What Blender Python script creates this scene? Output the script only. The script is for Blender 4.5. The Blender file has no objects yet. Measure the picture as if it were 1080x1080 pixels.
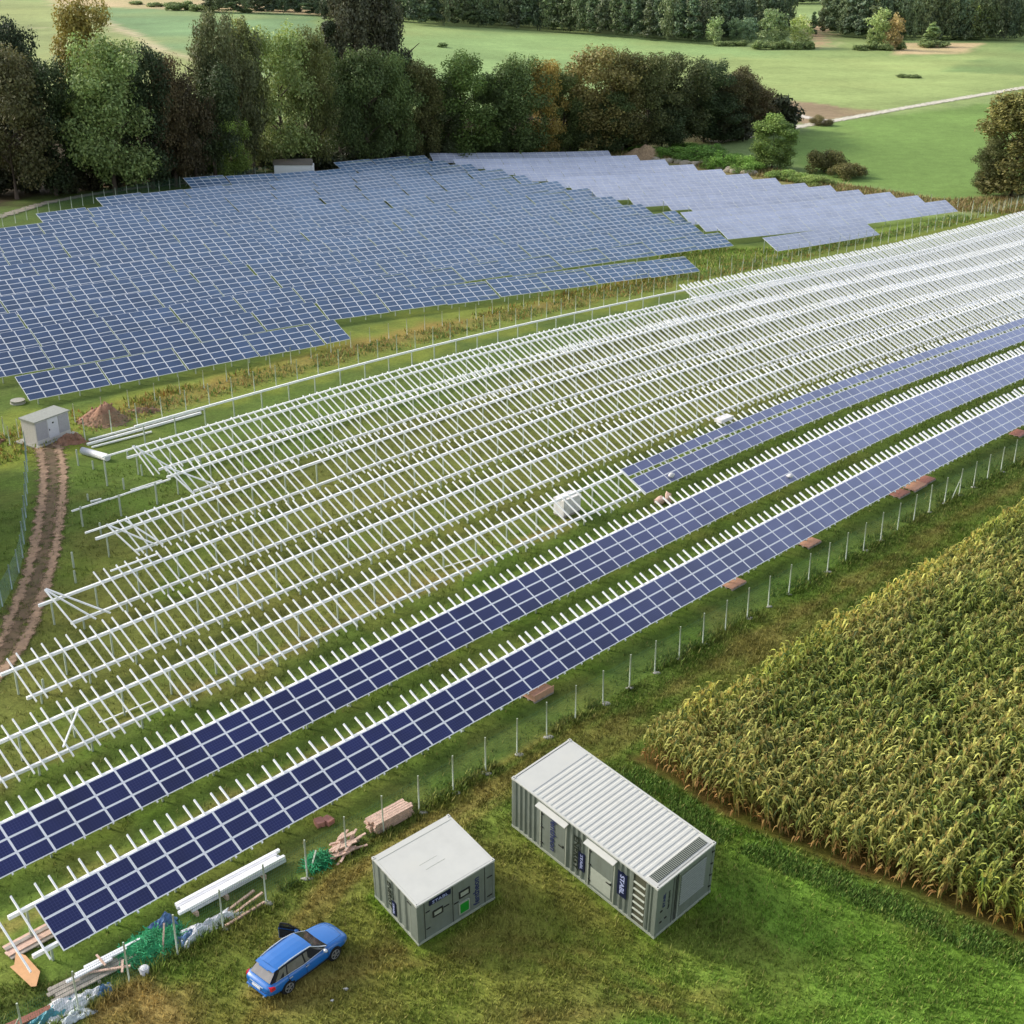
import bpy, bmesh, math, random
import numpy as np
from mathutils import Vector, Matrix, Euler

SC = bpy.context.scene
COL = SC.collection
rnd = random.Random(7)
npr = np.random.default_rng(11)
PI = math.pi

# ------------------------------------------------------------------ camera model (pixels of the 1080 px photograph)
CF, CP, CH = 1400.0, math.radians(24.256), 44.0
TH = math.radians(44.5)
EX, EY = math.sin(TH), math.cos(TH)            # E: along the panel rows
NX, NY = -math.cos(TH), math.sin(TH)           # N: across the rows, up the slope of the tables

# ------------------------------------------------------------------ terrain: a gently rolling hill, cubic B-spline sheet
TC = np.array([0,0,0,0,0,-1,-1,-2,-3,-4,-5,-5,-5,-4,-3,-1,0,1,2,3,4,7,9,12,15,18,0,0,0,0,0,0,-1,-1,-2,-2,-3,-4,-3,-3,-2,-1,0,1,2,3,4,5,7,9,11,13,0,0,0,0,0,0,0,0,0,-1,-1,-2,-2,-2,-1,-1,0,1,2,3,4,5,5,6,7,7,0,0,0,0,0,0,0,1,1,2,2,1,1,0,-1,-1,0,1,2,3,3,3,3,2,0,-2,0,0,0,0,0,0,0,1,3,6,8,8,7,3,0,-2,-2,-1,0,1,1,-2,-5,-10,-15,-21,0,0,0,0,0,-1,-1,0,3,8,15,20,18,9,1,-3,-5,-5,-4,-5,-7,-13,-22,-32,-43,-54,-1,0,0,0,0,-1,-2,-2,0,7,21,34,33,17,4,-5,-11,-14,-16,-18,-24,-36,-51,-67,-84,-100,-1,0,0,0,0,-1,-3,-6,-8,-2,18,47,52,30,12,-8,-24,-33,-39,-46,-56,-72,-92,-114,-136,-157,-1,0,0,1,1,0,-3,-9,-17,-20,2,45,69,55,26,-15,-47,-64,-76,-88,-103,-123,-146,-172,-197,-223,-1,0,1,2,2,2,-2,-10,-23,-35,-26,12,48,55,23,-33,-79,-104,-122,-139,-160,-184,-210,-238,-266,-295,0,1,2,4,5,5,2,-8,-26,-48,-60,-50,-27,-11,-24,-68,-116,-147,-173,-199,-225,-253,-281,-310,-339,-369,1,2,4,6,8,10,7,-4,-27,-62,-96,-120,-127,-118,-110,-125,-160,-197,-233,-266,-297,-327,-356,-385,-414,-443,1,3,5,8,12,14,12,-1,-30,-77,-131,-181,-218,-234,-228,-220,-232,-268,-308,-344,-376,-405,-433,-461,-489,-516,1,3,6,10,14,17,14,-1,-36,-95,-166,-236,-296,-337,-352,-351,-354,-375,-403,-432,-459,-484,-509,-534,-560,-585,-2,1,4,8,11,13,9,-10,-52,-121,-203,-287,-363,-423,-462,-482,-490,-496,-508,-525,-543,-562,-582,-603,-625,-648,-9,-6,-3,-1,1,0,-9,-33,-82,-158,-247,-339,-423,-495,-550,-588,-603,-605,-608,-615,-624,-635,-648,-664,-681,-701,-21,-20,-18,-18,-21,-28,-44,-77,-131,-209,-299,-392,-479,-555,-616,-659,-681,-688,-691,-693,-694,-698,-704,-714,-727,-742,-40,-41,-42,-45,-53,-67,-92,-133,-192,-269,-357,-446,-531,-606,-666,-710,-736,-749,-755,-755,-750,-748,-749,-754,-762,-773,-64,-67,-71,-78,-90,-112,-145,-193,-256,-332,-415,-500,-580,-650,-706,-748,-774,-789,-797,-795,-788,-782,-780,-781,-786,-793,-92,-97,-103,-112,-128,-155,-196,-249,-315,-390,-471,-551,-625,-689,-739,-774,-797,-810,-815,-813,-807,-801,-798,-797,-799,-803,-121,-128,-134,-144,-162,-193,-239,-297,-366,-441,-519,-595,-665,-723,-765,-793,-808,-816,-819,-817,-813,-808,-805,-804,-804,-806,-149,-156,-163,-171,-187,-220,-271,-334,-405,-480,-556,-630,-698,-751,-786,-804,-811,-814,-814,-812,-810,-807,-806,-805,-805,-805,-171,-177,-182,-188,-202,-235,-290,-357,-430,-504,-579,-652,-719,-770,-798,-809,-810,-809,-807,-806,-805,-804,-803,-803,-803,-803,-186,-190,-192,-195,-207,-240,-297,-366,-439,-514,-588,-661,-727,-778,-803,-810,-808,-805,-802,-801,-801,-801,-801,-801,-801,-801,-197,-197,-197,-200,-212,-244,-300,-369,-442,-517,-592,-664,-728,-778,-802,-809,-807,-803,-800,-799,-798,-798,-799,-799,-799,-799,-204,-202,-201,-204,-218,-251,-304,-371,-444,-520,-594,-666,-728,-774,-799,-808,-807,-803,-799,-797,-796,-796,-796,-797,-797,-798], float).reshape(26, 26) / 100.0
SMALL = dict(x=-4.36, y=48.158, yaw=.666, l=4.494, w=3.704, h=2.746)
BIG = dict(x=6.653, y=48.617, yaw=.752, l=4.112, w=9.753, h=3.45)
TILT = math.radians(9)

def hill(x, y):
    x = np.asarray(x, float); y = np.asarray(y, float)
    u = np.clip((x + 150) / 14, 0, 22.999); v = np.clip((y - 10) / 14, 0, 22.999)
    i = u.astype(int); j = v.astype(int)
    def w(t): return ((1-t)**3/6, (3*t**3-6*t**2+4)/6, (-3*t**3+3*t**2+3*t+1)/6, t**3/6)
    wu = w(u-i); wv = w(v-j); z = 0
    for a in range(4):
        for b in range(4):
            z = z + TC[j+b, i+a]*wu[a]*wv[b]
    # graded banks the two containers stand on
    for c in (SMALL, BIG):
        dx, dy = x-c['x'], y-c['y']; cs, sn = math.cos(c['yaw']), math.sin(c['yaw'])
        p = dx*cs + dy*sn; q = -dx*sn + dy*cs
        ox = np.maximum(np.maximum(-.2-p, p-c['l']-.2), 0); oy = np.maximum(np.maximum(-.2-q, q-c['w']-.2), 0)
        d = np.clip(np.hypot(ox, oy)/4.2, 0, 1); k = 1 - d*d*(3-2*d)
        z = z*(1-k) + k*np.clip(math.tan(TILT)*dy, -.5, 2.2)
    return z

def T(x, y): return float(hill(x, y))

def ray(px, py):
    a = (px-540)/CF; b = (py-540)/CF
    return np.array([a, math.cos(CP)-b*math.sin(CP), -math.sin(CP)-b*math.cos(CP)])

def at(px, py, h=0.0):
    """the point of the hill (h above it) that the photograph shows at a pixel"""
    d = ray(px, py); z = 0.0; q = None
    for _ in range(40):
        t = (z+h-CH)/d[2]; q = (t*d[0], t*d[1])
        if q[1] > 1500 or t < 0: break
        z = .5*z + .5*T(*q)
    return Vector((q[0], q[1], z+h))

def flat(px, py, h=0.0):
    d = ray(px, py); t = (h-CH)/d[2]; return t*d[0], t*d[1]

def pix(X):
    X = (X[0], X[1], X[2]-CH); c, s = math.cos(CP), math.sin(CP)
    d = X[1]*c - X[2]*s
    return 540+CF*X[0]/d, 540-CF*(X[1]*s+X[2]*c)/d

def en(e, n, h=0.0):
    x, y = e*EX+n*NX, e*EY+n*NY
    return Vector((x, y, T(x, y)+h))

# ------------------------------------------------------------------ objects
def tag(o, label=None, cat=None, group=None, kind=None):
    if label: o['label'] = label
    if cat: o['category'] = cat
    if group: o['group'] = group
    if kind: o['kind'] = kind
    return o

def thing(name, label, cat, loc=(0, 0, 0), group=None, rot=None):
    o = bpy.data.objects.new(name, None); COL.objects.link(o)
    o.location = loc; o.empty_display_size = .2
    if rot is not None: o.rotation_euler = rot
    return tag(o, label, cat, group)

class MB:
    """collects shapes for ONE mesh"""
    def __init__(s): s.v = []; s.f = []; s.m = []; s.uv = []; s.sm = []
    def face(s, pts, m=0, uv=None, sm=False):
        k = len(s.v); s.v += [tuple(p) for p in pts]; s.f.append(tuple(range(k, k+len(pts)))); s.m.append(m)
        s.uv.append(uv or [(0, 0)]*len(pts)); s.sm.append(sm)
    def hexa(s, c, m=0):
        """8 corners: bottom ring 0-3 (ccw from above), top ring 4-7"""
        k = len(s.v); s.v += [tuple(p) for p in c]
        for q in ((3, 2, 1, 0), (4, 5, 6, 7), (0, 1, 5, 4), (1, 2, 6, 5), (2, 3, 7, 6), (3, 0, 4, 7)):
            s.f.append(tuple(k+i for i in q)); s.m.append(m); s.uv.append([(0, 0)]*4); s.sm.append(False)
    def box(s, x0, x1, y0, y1, z0, z1, m=0, M=None):
        c = [(x0, y0, z0), (x1, y0, z0), (x1, y1, z0), (x0, y1, z0), (x0, y0, z1), (x1, y0, z1), (x1, y1, z1), (x0, y1, z1)]
        if M is not None: c = [M @ Vector(p) for p in c]
        s.hexa(c, m)
    def beam(s, p, q, w, h, up=(0, 0, 1), m=0):
        p, q = Vector(p), Vector(q); d = (q-p).normalized(); a = d.cross(Vector(up))
        if a.length < 1e-4: a = d.cross(Vector((1, 0, 0)))
        a.normalize(); b = a.cross(d).normalized(); a = a*(w/2); b = b*(h/2)
        s.hexa([p-a-b, p+a-b, q+a-b, q-a-b, p-a+b, p+a+b, q+a+b, q-a+b], m)
    def tube(s, P, R, n=6, m=0, cap=True, sm=True):
        k0 = len(s.v); P = [Vector(p) for p in P]
        for i, p in enumerate(P):
            d = (P[min(i+1, len(P)-1)]-P[max(i-1, 0)]).normalized()
            a = d.cross(Vector((0, 0, 1)))
            if a.length < 1e-3: a = d.cross(Vector((1, 0, 0)))
            a.normalize(); b = d.cross(a); r = R[i] if hasattr(R, '__len__') else R
            for j in range(n):
                t = 2*PI*j/n; s.v.append(tuple(p + a*(r*math.cos(t)) + b*(r*math.sin(t))))
        for i in range(len(P)-1):
            for j in range(n):
                s.f.append((k0+i*n+j, k0+i*n+(j+1) % n, k0+(i+1)*n+(j+1) % n, k0+(i+1)*n+j)); s.m.append(m); s.uv.append([(0, 0)]*4); s.sm.append(sm)
        if cap:
            for i in (0, len(P)-1):
                q = tuple(k0+i*n+j for j in range(n)); s.f.append(q[::-1] if i else q); s.m.append(m); s.uv.append([(0, 0)]*n); s.sm.append(False)
    def blob(s, c, r, m=0, sub=2, jit=.12, seed=0, flat=None):
        rr = random.Random(seed); bm = bmesh.new(); bmesh.ops.create_icosphere(bm, subdivisions=sub, radius=1.0)
        k = len(s.v)
        ph = [(rr.uniform(0, 6), rr.uniform(1.5, 4), Vector((rr.uniform(-1, 1), rr.uniform(-1, 1), rr.uniform(-1, 1)))) for _ in range(6)]
        for v in bm.verts:
            g = 1 + jit*sum(math.sin(a+b*v.co.dot(d)*2) for a, b, d in ph)/2.2
            q = Vector((v.co.x*r[0], v.co.y*r[1], v.co.z*r[2]))*g + Vector(c)
            if flat is not None: q.z = max(q.z, flat)
            s.v.append(tuple(q))
        for f in bm.faces:
            s.f.append(tuple(k+v.index for v in f.verts)); s.m.append(m); s.uv.append([(0, 0)]*len(f.verts)); s.sm.append(True)
        bm.free()
    def mesh(s, name, mats, org=(0, 0, 0)):
        me = bpy.data.meshes.new(name); o = Vector(org)
        me.from_pydata([(v[0]-o.x, v[1]-o.y, v[2]-o.z) for v in s.v], [], s.f)
        for m in (mats if isinstance(mats, (list, tuple)) else [mats]): me.materials.append(m)
        me.polygons.foreach_set('material_index', s.m); me.polygons.foreach_set('use_smooth', s.sm)
        if any(any(q) for u in s.uv for q in u):
            l = me.uv_layers.new(name='UVMap'); l.data.foreach_set('uv', [c for u in s.uv for q in u for c in q])
        me.update(); return me
    def build(s, name, mats, parent=None, world=False, label=None):
        """world: coordinates are given in the world, the parent is unrotated"""
        org = (0, 0, 0)
        if parent is not None and world:
            r = parent
            while r.parent: r = r.parent
            org = r.location
        o = bpy.data.objects.new(name, s.mesh(name, mats, org)); COL.objects.link(o); o.parent = parent
        if label: o['label'] = label
        return o

def inst(name, me, parent=None, M=None):
    o = bpy.data.objects.new(name, me); COL.objects.link(o); o.parent = parent
    if M is not None: o.matrix_local = M
    return o

def numpy_mesh(name, V, F, mats, col=None, smooth=False):
    """V (n,3) F (m,k) arrays; col (n,3) linear colours in attribute Col"""
    me = bpy.data.meshes.new(name); n, m, k = len(V), len(F), F.shape[1]
    me.vertices.add(n); me.vertices.foreach_set('co', V.astype(np.float32).ravel())
    me.loops.add(m*k); me.loops.foreach_set('vertex_index', F.astype(np.int32).ravel())
    me.polygons.add(m); me.polygons.foreach_set('loop_start', np.arange(0, m*k, k, dtype=np.int32)); me.polygons.foreach_set('loop_total', np.full(m, k, np.int32))
    if smooth: me.polygons.foreach_set('use_smooth', np.ones(m, bool))
    for q in mats: me.materials.append(q)
    if col is not None:
        a = me.attributes.new('Col', 'FLOAT_COLOR', 'POINT')
        a.data.foreach_set('color', np.concatenate([col, np.ones((n, 1))], 1).astype(np.float32).ravel())
    me.update(calc_edges=True); me.validate(); return me

# ------------------------------------------------------------------ colours and materials
def lin(h):
    h = h.lstrip('#'); c = [int(h[i:i+2], 16)/255 for i in (0, 2, 4)]
    return tuple(x/12.92 if x <= .04045 else ((x+.055)/1.055)**2.4 for x in c)

def new_mat(name):
    m = bpy.data.materials.new(name); m.use_nodes = True
    nt = m.node_tree; b = nt.nodes['Principled BSDF']
    return m, nt, b

def N(nt, t, **kw):
    n = nt.nodes.new(t)
    for k, v in kw.items():
        if k.startswith('i_'):
            n.inputs[int(k[2:]) if k[2:].isdigit() else k[2:].replace('_', ' ')].default_value = v
        else: setattr(n, k, v)
    return n

def mat(name, hexc, rough=.6, metal=0., var=.25, scale=6., bump=0., spec=.5, coat=0., dirt=None, dirt_amt=.5, dirt_scale=1.2, streak=False):
    """painted or raw surface with uneven tone, optional dirt patches and bump"""
    m, nt, b = new_mat(name); c = lin(hexc) if isinstance(hexc, str) else hexc
    b.inputs['Roughness'].default_value = rough; b.inputs['Metallic'].default_value = metal
    b.inputs['Specular IOR Level'].default_value = spec; b.inputs['Coat Weight'].default_value = coat
    tc = N(nt, 'ShaderNodeTexCoord'); no = N(nt, 'ShaderNodeTexNoise', i_Scale=scale, i_Detail=5., i_Roughness=.65)
    nt.links.new(tc.outputs['Object'], no.inputs['Vector'])
    mr = N(nt, 'ShaderNodeMapRange'); mr.inputs[1].default_value = .3; mr.inputs[2].default_value = .7
    mr.inputs[3].default_value = 1-var; mr.inputs[4].default_value = 1+var
    nt.links.new(no.outputs['Fac'], mr.inputs[0])
    mx = N(nt, 'ShaderNodeMix', data_type='RGBA', blend_type='MULTIPLY'); mx.inputs[0].default_value = 1.
    mx.inputs[6].default_value = (*c, 1); nt.links.new(mr.outputs[0], mx.inputs[7]); out = mx.outputs[2]
    if dirt:
        n2 = N(nt, 'ShaderNodeTexNoise', i_Scale=dirt_scale, i_Detail=6., i_Roughness=.7)
        if streak:                                    # rain streaks run down the walls
            mp = N(nt, 'ShaderNodeMapping'); mp.inputs['Scale'].default_value = (4, 4, .35); nt.links.new(tc.outputs['Object'], mp.inputs[0]); nt.links.new(mp.outputs[0], n2.inputs['Vector'])
        else: nt.links.new(tc.outputs['Object'], n2.inputs['Vector'])
        r2 = N(nt, 'ShaderNodeMapRange'); r2.inputs[1].default_value = .5; r2.inputs[2].default_value = .75; r2.inputs[4].default_value = dirt_amt
        nt.links.new(n2.outputs['Fac'], r2.inputs[0])
        m2 = N(nt, 'ShaderNodeMix', data_type='RGBA'); nt.links.new(r2.outputs[0], m2.inputs[0]); nt.links.new(out, m2.inputs[6]); m2.inputs[7].default_value = (*lin(dirt), 1); out = m2.outputs[2]
    nt.links.new(out, b.inputs['Base Color'])
    if bump:
        bp = N(nt, 'ShaderNodeBump', i_Strength=bump, i_Distance=.05); nt.links.new(no.outputs['Fac'], bp.inputs['Height']); nt.links.new(bp.outputs[0], b.inputs['Normal'])
    return m

def mat_attr(name, rough=.8, n1=3., v1=.35, n2=.4, v2=.2, n3=1., v3=0., trans=0., spec=.2, objcol=False, bump=0.):
    """colour from the Col attribute (times the object's own colour), broken up by two noises"""
    m, nt, b = new_mat(name)
    b.inputs['Roughness'].default_value = rough; b.inputs['Specular IOR Level'].default_value = spec
    at_ = N(nt, 'ShaderNodeAttribute', attribute_name='Col'); out = at_.outputs['Color']
    if objcol:
        oi = N(nt, 'ShaderNodeObjectInfo'); q = N(nt, 'ShaderNodeMix', data_type='RGBA', blend_type='MULTIPLY'); q.inputs[0].default_value = 1.
        nt.links.new(out, q.inputs[6]); nt.links.new(oi.outputs['Color'], q.inputs[7]); out = q.outputs[2]
    geo = N(nt, 'ShaderNodeNewGeometry'); last = None
    for s, v in ((n1, v1), (n2, v2), (n3, v3)):
        if not v: continue
        no = N(nt, 'ShaderNodeTexNoise', i_Scale=s, i_Detail=6., i_Roughness=.7); nt.links.new(geo.outputs['Position'], no.inputs['Vector'])
        mr = N(nt, 'ShaderNodeMapRange'); mr.inputs[1].default_value = .25; mr.inputs[2].default_value = .75; mr.inputs[3].default_value = 1-v; mr.inputs[4].default_value = 1+v
        nt.links.new(no.outputs['Fac'], mr.inputs[0])
        q = N(nt, 'ShaderNodeMix', data_type='RGBA', blend_type='MULTIPLY'); q.inputs[0].default_value = 1.
        nt.links.new(out, q.inputs[6]); nt.links.new(mr.outputs[0], q.inputs[7]); out = q.outputs[2]; last = last or no
    nt.links.new(out, b.inputs['Base Color'])
    if bump and last:
        bp = N(nt, 'ShaderNodeBump', i_Strength=bump, i_Distance=.12); nt.links.new(last.outputs['Fac'], bp.inputs['Height']); nt.links.new(bp.outputs[0], b.inputs['Normal'])
    if trans:
        tr = N(nt, 'ShaderNodeBsdfTranslucent'); nt.links.new(out, tr.inputs['Color'])
        ms = N(nt, 'ShaderNodeMixShader'); ms.inputs[0].default_value = trans
        nt.links.new(b.outputs[0], ms.inputs[1]); nt.links.new(tr.outputs[0], ms.inputs[2])
        nt.links.new(ms.outputs[0], nt.nodes['Material Output'].inputs['Surface'])
    return m

def glass_cells(name, c1, c2, rough=.14, spec=.7, sheen=(.30, .33, .50), lo=.2, hi=.62):
    """module glass over blue silicon cells: UV runs over the module in metres"""
    m, nt, b = new_mat(name)
    uv = N(nt, 'ShaderNodeUVMap'); sx = N(nt, 'ShaderNodeSeparateXYZ'); nt.links.new(uv.outputs[0], sx.inputs[0])
    lines = []
    for k, pitch in ((0, .155), (1, .145)):
        d = N(nt, 'ShaderNodeMath', operation='DIVIDE'); d.inputs[1].default_value = pitch; nt.links.new(sx.outputs[k], d.inputs[0])
        fr = N(nt, 'ShaderNodeMath', operation='FRACT'); nt.links.new(d.outputs[0], fr.inputs[0])
        g = N(nt, 'ShaderNodeMath', operation='LESS_THAN'); g.inputs[1].default_value = .09; nt.links.new(fr.outputs[0], g.inputs[0]); lines.append(g)
    mxx = N(nt, 'ShaderNodeMath', operation='MAXIMUM'); nt.links.new(lines[0].outputs[0], mxx.inputs[0]); nt.links.new(lines[1].outputs[0], mxx.inputs[1])
    oi = N(nt, 'ShaderNodeObjectInfo'); geo = N(nt, 'ShaderNodeNewGeometry')
    no = N(nt, 'ShaderNodeTexNoise', i_Scale=.35, i_Detail=3.); nt.links.new(geo.outputs['Position'], no.inputs['Vector'])
    ad = N(nt, 'ShaderNodeMath', operation='MULTIPLY_ADD'); ad.inputs[1].default_value = .35; nt.links.new(oi.outputs['Random'], ad.inputs[0]); nt.links.new(no.outputs['Fac'], ad.inputs[2])
    mr = N(nt, 'ShaderNodeMapRange'); mr.inputs[1].default_value = .3; mr.inputs[2].default_value = 1.; mr.inputs[3].default_value = .72; mr.inputs[4].default_value = 1.35; nt.links.new(ad.outputs[0], mr.inputs[0])
    mx = N(nt, 'ShaderNodeMix', data_type='RGBA'); mx.inputs[6].default_value = (*c1, 1); mx.inputs[7].default_value = (*c2, 1); nt.links.new(mxx.outputs[0], mx.inputs[0])
    mu = N(nt, 'ShaderNodeMix', data_type='RGBA', blend_type='MULTIPLY'); mu.inputs[0].default_value = 1.; nt.links.new(mx.outputs[2], mu.inputs[6]); nt.links.new(mr.outputs[0], mu.inputs[7])
    # sky reflection painted into the colour: paler at a flat viewing angle
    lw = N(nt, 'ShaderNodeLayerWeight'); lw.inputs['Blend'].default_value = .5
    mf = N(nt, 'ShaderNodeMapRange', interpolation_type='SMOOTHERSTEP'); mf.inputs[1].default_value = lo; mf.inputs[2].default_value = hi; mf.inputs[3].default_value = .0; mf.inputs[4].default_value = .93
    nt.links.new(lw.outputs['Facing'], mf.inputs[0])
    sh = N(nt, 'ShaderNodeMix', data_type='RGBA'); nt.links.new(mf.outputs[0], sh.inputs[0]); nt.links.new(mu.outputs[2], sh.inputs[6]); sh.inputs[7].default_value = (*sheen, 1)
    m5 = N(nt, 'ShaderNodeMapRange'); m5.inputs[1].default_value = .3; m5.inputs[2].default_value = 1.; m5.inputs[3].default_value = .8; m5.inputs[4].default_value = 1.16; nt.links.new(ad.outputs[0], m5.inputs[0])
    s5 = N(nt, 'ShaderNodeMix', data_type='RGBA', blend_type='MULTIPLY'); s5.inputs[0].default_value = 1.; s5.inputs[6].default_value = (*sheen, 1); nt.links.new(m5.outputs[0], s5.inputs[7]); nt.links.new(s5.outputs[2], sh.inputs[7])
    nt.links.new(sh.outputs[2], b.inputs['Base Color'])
    b.inputs['Roughness'].default_value = rough; b.inputs['Specular IOR Level'].default_value = spec
    return m

M_STEEL = mat('galvanised_steel', (.93, .93, .91), rough=.5, var=.05, scale=3., spec=.7)
M_POST = mat('post_steel', '#aab4a2', rough=.6, var=.15)
M_FPOST = mat('fence_post_paint', '#c2cab6', rough=.6, var=.12)
M_ALU = mat('anodised_frame', (.84, .85, .87), rough=.45, var=.05)
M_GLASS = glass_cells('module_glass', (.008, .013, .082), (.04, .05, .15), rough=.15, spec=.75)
M_GLASS2 = glass_cells('left_field_glass', (.02, .042, .115), (.06, .09, .19), rough=.2, spec=.8, sheen=(.135, .225, .345), lo=.2, hi=.62)
M_CONC = mat('concrete', '#a5a398', rough=.9, var=.2, scale=9., bump=.3)
M_WOOD = mat('weathered_wood', '#9c9389', rough=.85, var=.3, scale=4., bump=.2)
M_WOODNEW = mat('fresh_timber', '#c9a995', rough=.8, var=.25, scale=5., bump=.2)
M_BARK = mat('bark', '#54483c', rough=.9, var=.4, scale=3., bump=.4)
M_SOIL = mat('dug_soil', '#94705a', rough=.95, var=.4, scale=2.2, bump=.8, dirt='#7b4a35', dirt_amt=.7)
M_WHITE = mat('white_plastic', '#d2d2d6', rough=.45, var=.12, scale=2.)
M_CARD = mat('cardboard', '#c99a80', rough=.9, var=.15)
M_LEAF = mat_attr('leaves', rough=.6, n1=1.2, v1=.25, n2=.2, v2=.2, trans=.18, spec=.3, objcol=True)
M_GRASS = mat_attr('grass_blades', rough=.7, n1=1., v1=.25, n2=.15, v2=.15, trans=.2, spec=.2)

# ================================================================== camera, sky, sun
cam_d = bpy.data.cameras.new('camera'); cam = bpy.data.objects.new('camera', cam_d); COL.objects.link(cam); SC.camera = cam
cam.location = (0, 0, CH); cam.rotation_euler = (PI/2-CP, 0, 0)
cam_d.sensor_width = 36; cam_d.lens = CF/1080*36; cam_d.clip_start = .5; cam_d.clip_end = 6000
SUN_AZ, SUN_EL = math.radians(-68), math.radians(29)       # azimuth from +Y, negative to the left
W = bpy.data.worlds.new('World'); SC.world = W; W.use_nodes = True
nt = W.node_tree; bg = nt.nodes['Background']
sky = nt.nodes.new('ShaderNodeTexSky'); sky.sky_type = 'NISHITA'; sky.sun_disc = False
sky.sun_elevation = SUN_EL; sky.sun_rotation = SUN_AZ; sky.air_density = 1.0; sky.dust_density = 4.0; sky.ozone_density = 1.0; sky.altitude = 500
hs = nt.nodes.new('ShaderNodeHueSaturation'); hs.inputs['Saturation'].default_value = .5
nt.links.new(sky.outputs[0], hs.inputs['Color']); nt.links.new(hs.outputs[0], bg.inputs['Color']); bg.inputs['Strength'].default_value = .275
sd = bpy.data.lights.new('sun', 'SUN'); so = bpy.data.objects.new('sun', sd); COL.objects.link(so)
sd.energy = 2.5; sd.angle = math.radians(7); sd.color = (1, .93, .82)
dv = Vector((math.sin(SUN_AZ)*math.cos(SUN_EL), math.cos(SUN_AZ)*math.cos(SUN_EL), math.sin(SUN_EL)))
so.rotation_euler = dv.to_track_quat('Z', 'Y').to_euler(); so.location = (-60, 40, 80)
SC.view_settings.view_transform = 'Standard'; SC.view_settings.look = 'None'; SC.view_settings.exposure = 0
SC.cycles.max_bounces = 6; SC.cycles.transparent_max_bounces = 16; SC.cycles.use_adaptive_sampling = True

# ================================================================== ground
def axis(a, b, step, lo, hi, g):
    v = list(np.arange(a, b, step)); s = step; x = v[-1]
    while x < hi: s *= g; x += s; v.append(x)
    s = step; x = a; L = []
    while x > lo: s *= g; x -= s; L.append(x)
    return np.array(L[::-1]+v)
GX = axis(-26, 40, .36, -900, 900, 1.021); GY = axis(40, 112, .36, 8, 2600, 1.0125)
XX, YY = np.meshgrid(GX, GY); ZZ = hill(XX, YY)
PX = XX.ravel(); PY = YY.ravel()

def noise2(x, y, s, seed=0):
    """smooth value noise in numpy"""
    r = np.random.default_rng(seed).random((256, 256)); x = x/s; y = y/s
    i = np.floor(x).astype(int); j = np.floor(y).astype(int); u = x-i; v = y-j; u = u*u*(3-2*u); v = v*v*(3-2*v)
    g = lambda a, b: r[a % 256, b % 256]
    return (g(i, j)*(1-u)+g(i+1, j)*u)*(1-v)+(g(i, j+1)*(1-u)+g(i+1, j+1)*u)*v
def fbm(x, y, s, seed=0): return (noise2(x, y, s, seed)*.5+noise2(x, y, s*.47, seed+1)*.3+noise2(x, y, s*.21, seed+2)*.2)

def sdist(poly, x, y):
    """signed distance to a polygon, negative inside"""
    d = np.full(x.shape, 1e9); ins = np.zeros(x.shape, bool); n = len(poly)
    for k in range(n):
        ax, ay = poly[k]; bx, by = poly[(k+1) % n]; ex, ey = bx-ax, by-ay; l2 = ex*ex+ey*ey+1e-9
        t = np.clip(((x-ax)*ex+(y-ay)*ey)/l2, 0, 1); d = np.minimum(d, np.hypot(x-ax-t*ex, y-ay-t*ey))
        c = ((ay > y) != (by > y)) & (x < (bx-ax)*(y-ay)/(by-ay+1e-12)+ax); ins ^= c
    return np.where(ins, -d, d)
def ldist(line, x, y):
    d = np.full(x.shape, 1e9)
    for (ax, ay), (bx, by) in zip(line, line[1:]):
        ex, ey = bx-ax, by-ay; t = np.clip(((x-ax)*ex+(y-ay)*ey)/(ex*ex+ey*ey+1e-9), 0, 1); d = np.minimum(d, np.hypot(x-ax-t*ex, y-ay-t*ey))
    return d
def wp(L): return [tuple(at(*p)[:2]) for p in L]
def wen(L): return [tuple(en(*p)[:2]) for p in L]

REG = []                                        # (kind, world points, colour, soft width, reach, wobble, amount)
def region(px, c, soft=1., wob=1., amt=1.): REG.append(('p', wp(px), lin(c), soft, 0, wob, amt))
def stripe(pts, c, width, soft=.5, wob=.3, amt=1.): REG.append(('l', pts, lin(c), soft, width, wob, amt))

BASE = '#566a33'
# far meadows and fields
region([(-80, -8), (1200, -8), (1200, 250), (900, 235), (640, 165), (300, 178), (0, 205), (-80, 215)], '#82985f', 6, 4)
region([(520, 200), (420, 60), (440, 20), (760, 40), (900, 70), (700, 110)], '#88a469', 18, 10)
region([(700, 60), (1100, 60), (1100, 96), (880, 128), (640, 100)], '#93a668', 14, 8)
region([(810, 150), (880, 128), (1200, 92), (1200, 250), (930, 200), (860, 190)], '#73914d', 3, 2)
region([(60, 5), (330, 14), (345, 90), (190, 120), (215, 66), (170, 52), (138, 33), (95, 18)], '#789668', 4, 3)
region([(-80, -5), (50, 2), (95, 18), (138, 33), (170, 52), (215, 64), (215, 130), (-80, 130)], '#8f9c66', 4, 3)
region([(48, -6), (130, -8), (350, 10), (352, 17), (180, 10), (58, 6)], '#b9a983', 4, 3)
stripe(wp([(60, 4), (97, 18), (140, 36), (172, 54), (222, 66)]), '#c2b795', 2.2, 1.5, 1)
stripe(wp([(-60, 27), (60, 30), (140, 34)]), '#b3b088', 1.2, 1.5, 1, .7)
region([(826, 105), (900, 114), (938, 118), (880, 126), (850, 131), (826, 126)], '#98886c', 1.2, 1)
region([(942, 58), (944, 45), (1037, 45.5), (1012, 57)], '#c9b68c', 2.5, 1.5)
region([(995, 75), (1090, 42), (1200, 30), (1200, 82), (1090, 80)], '#76905a', 2.5, 2)
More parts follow.
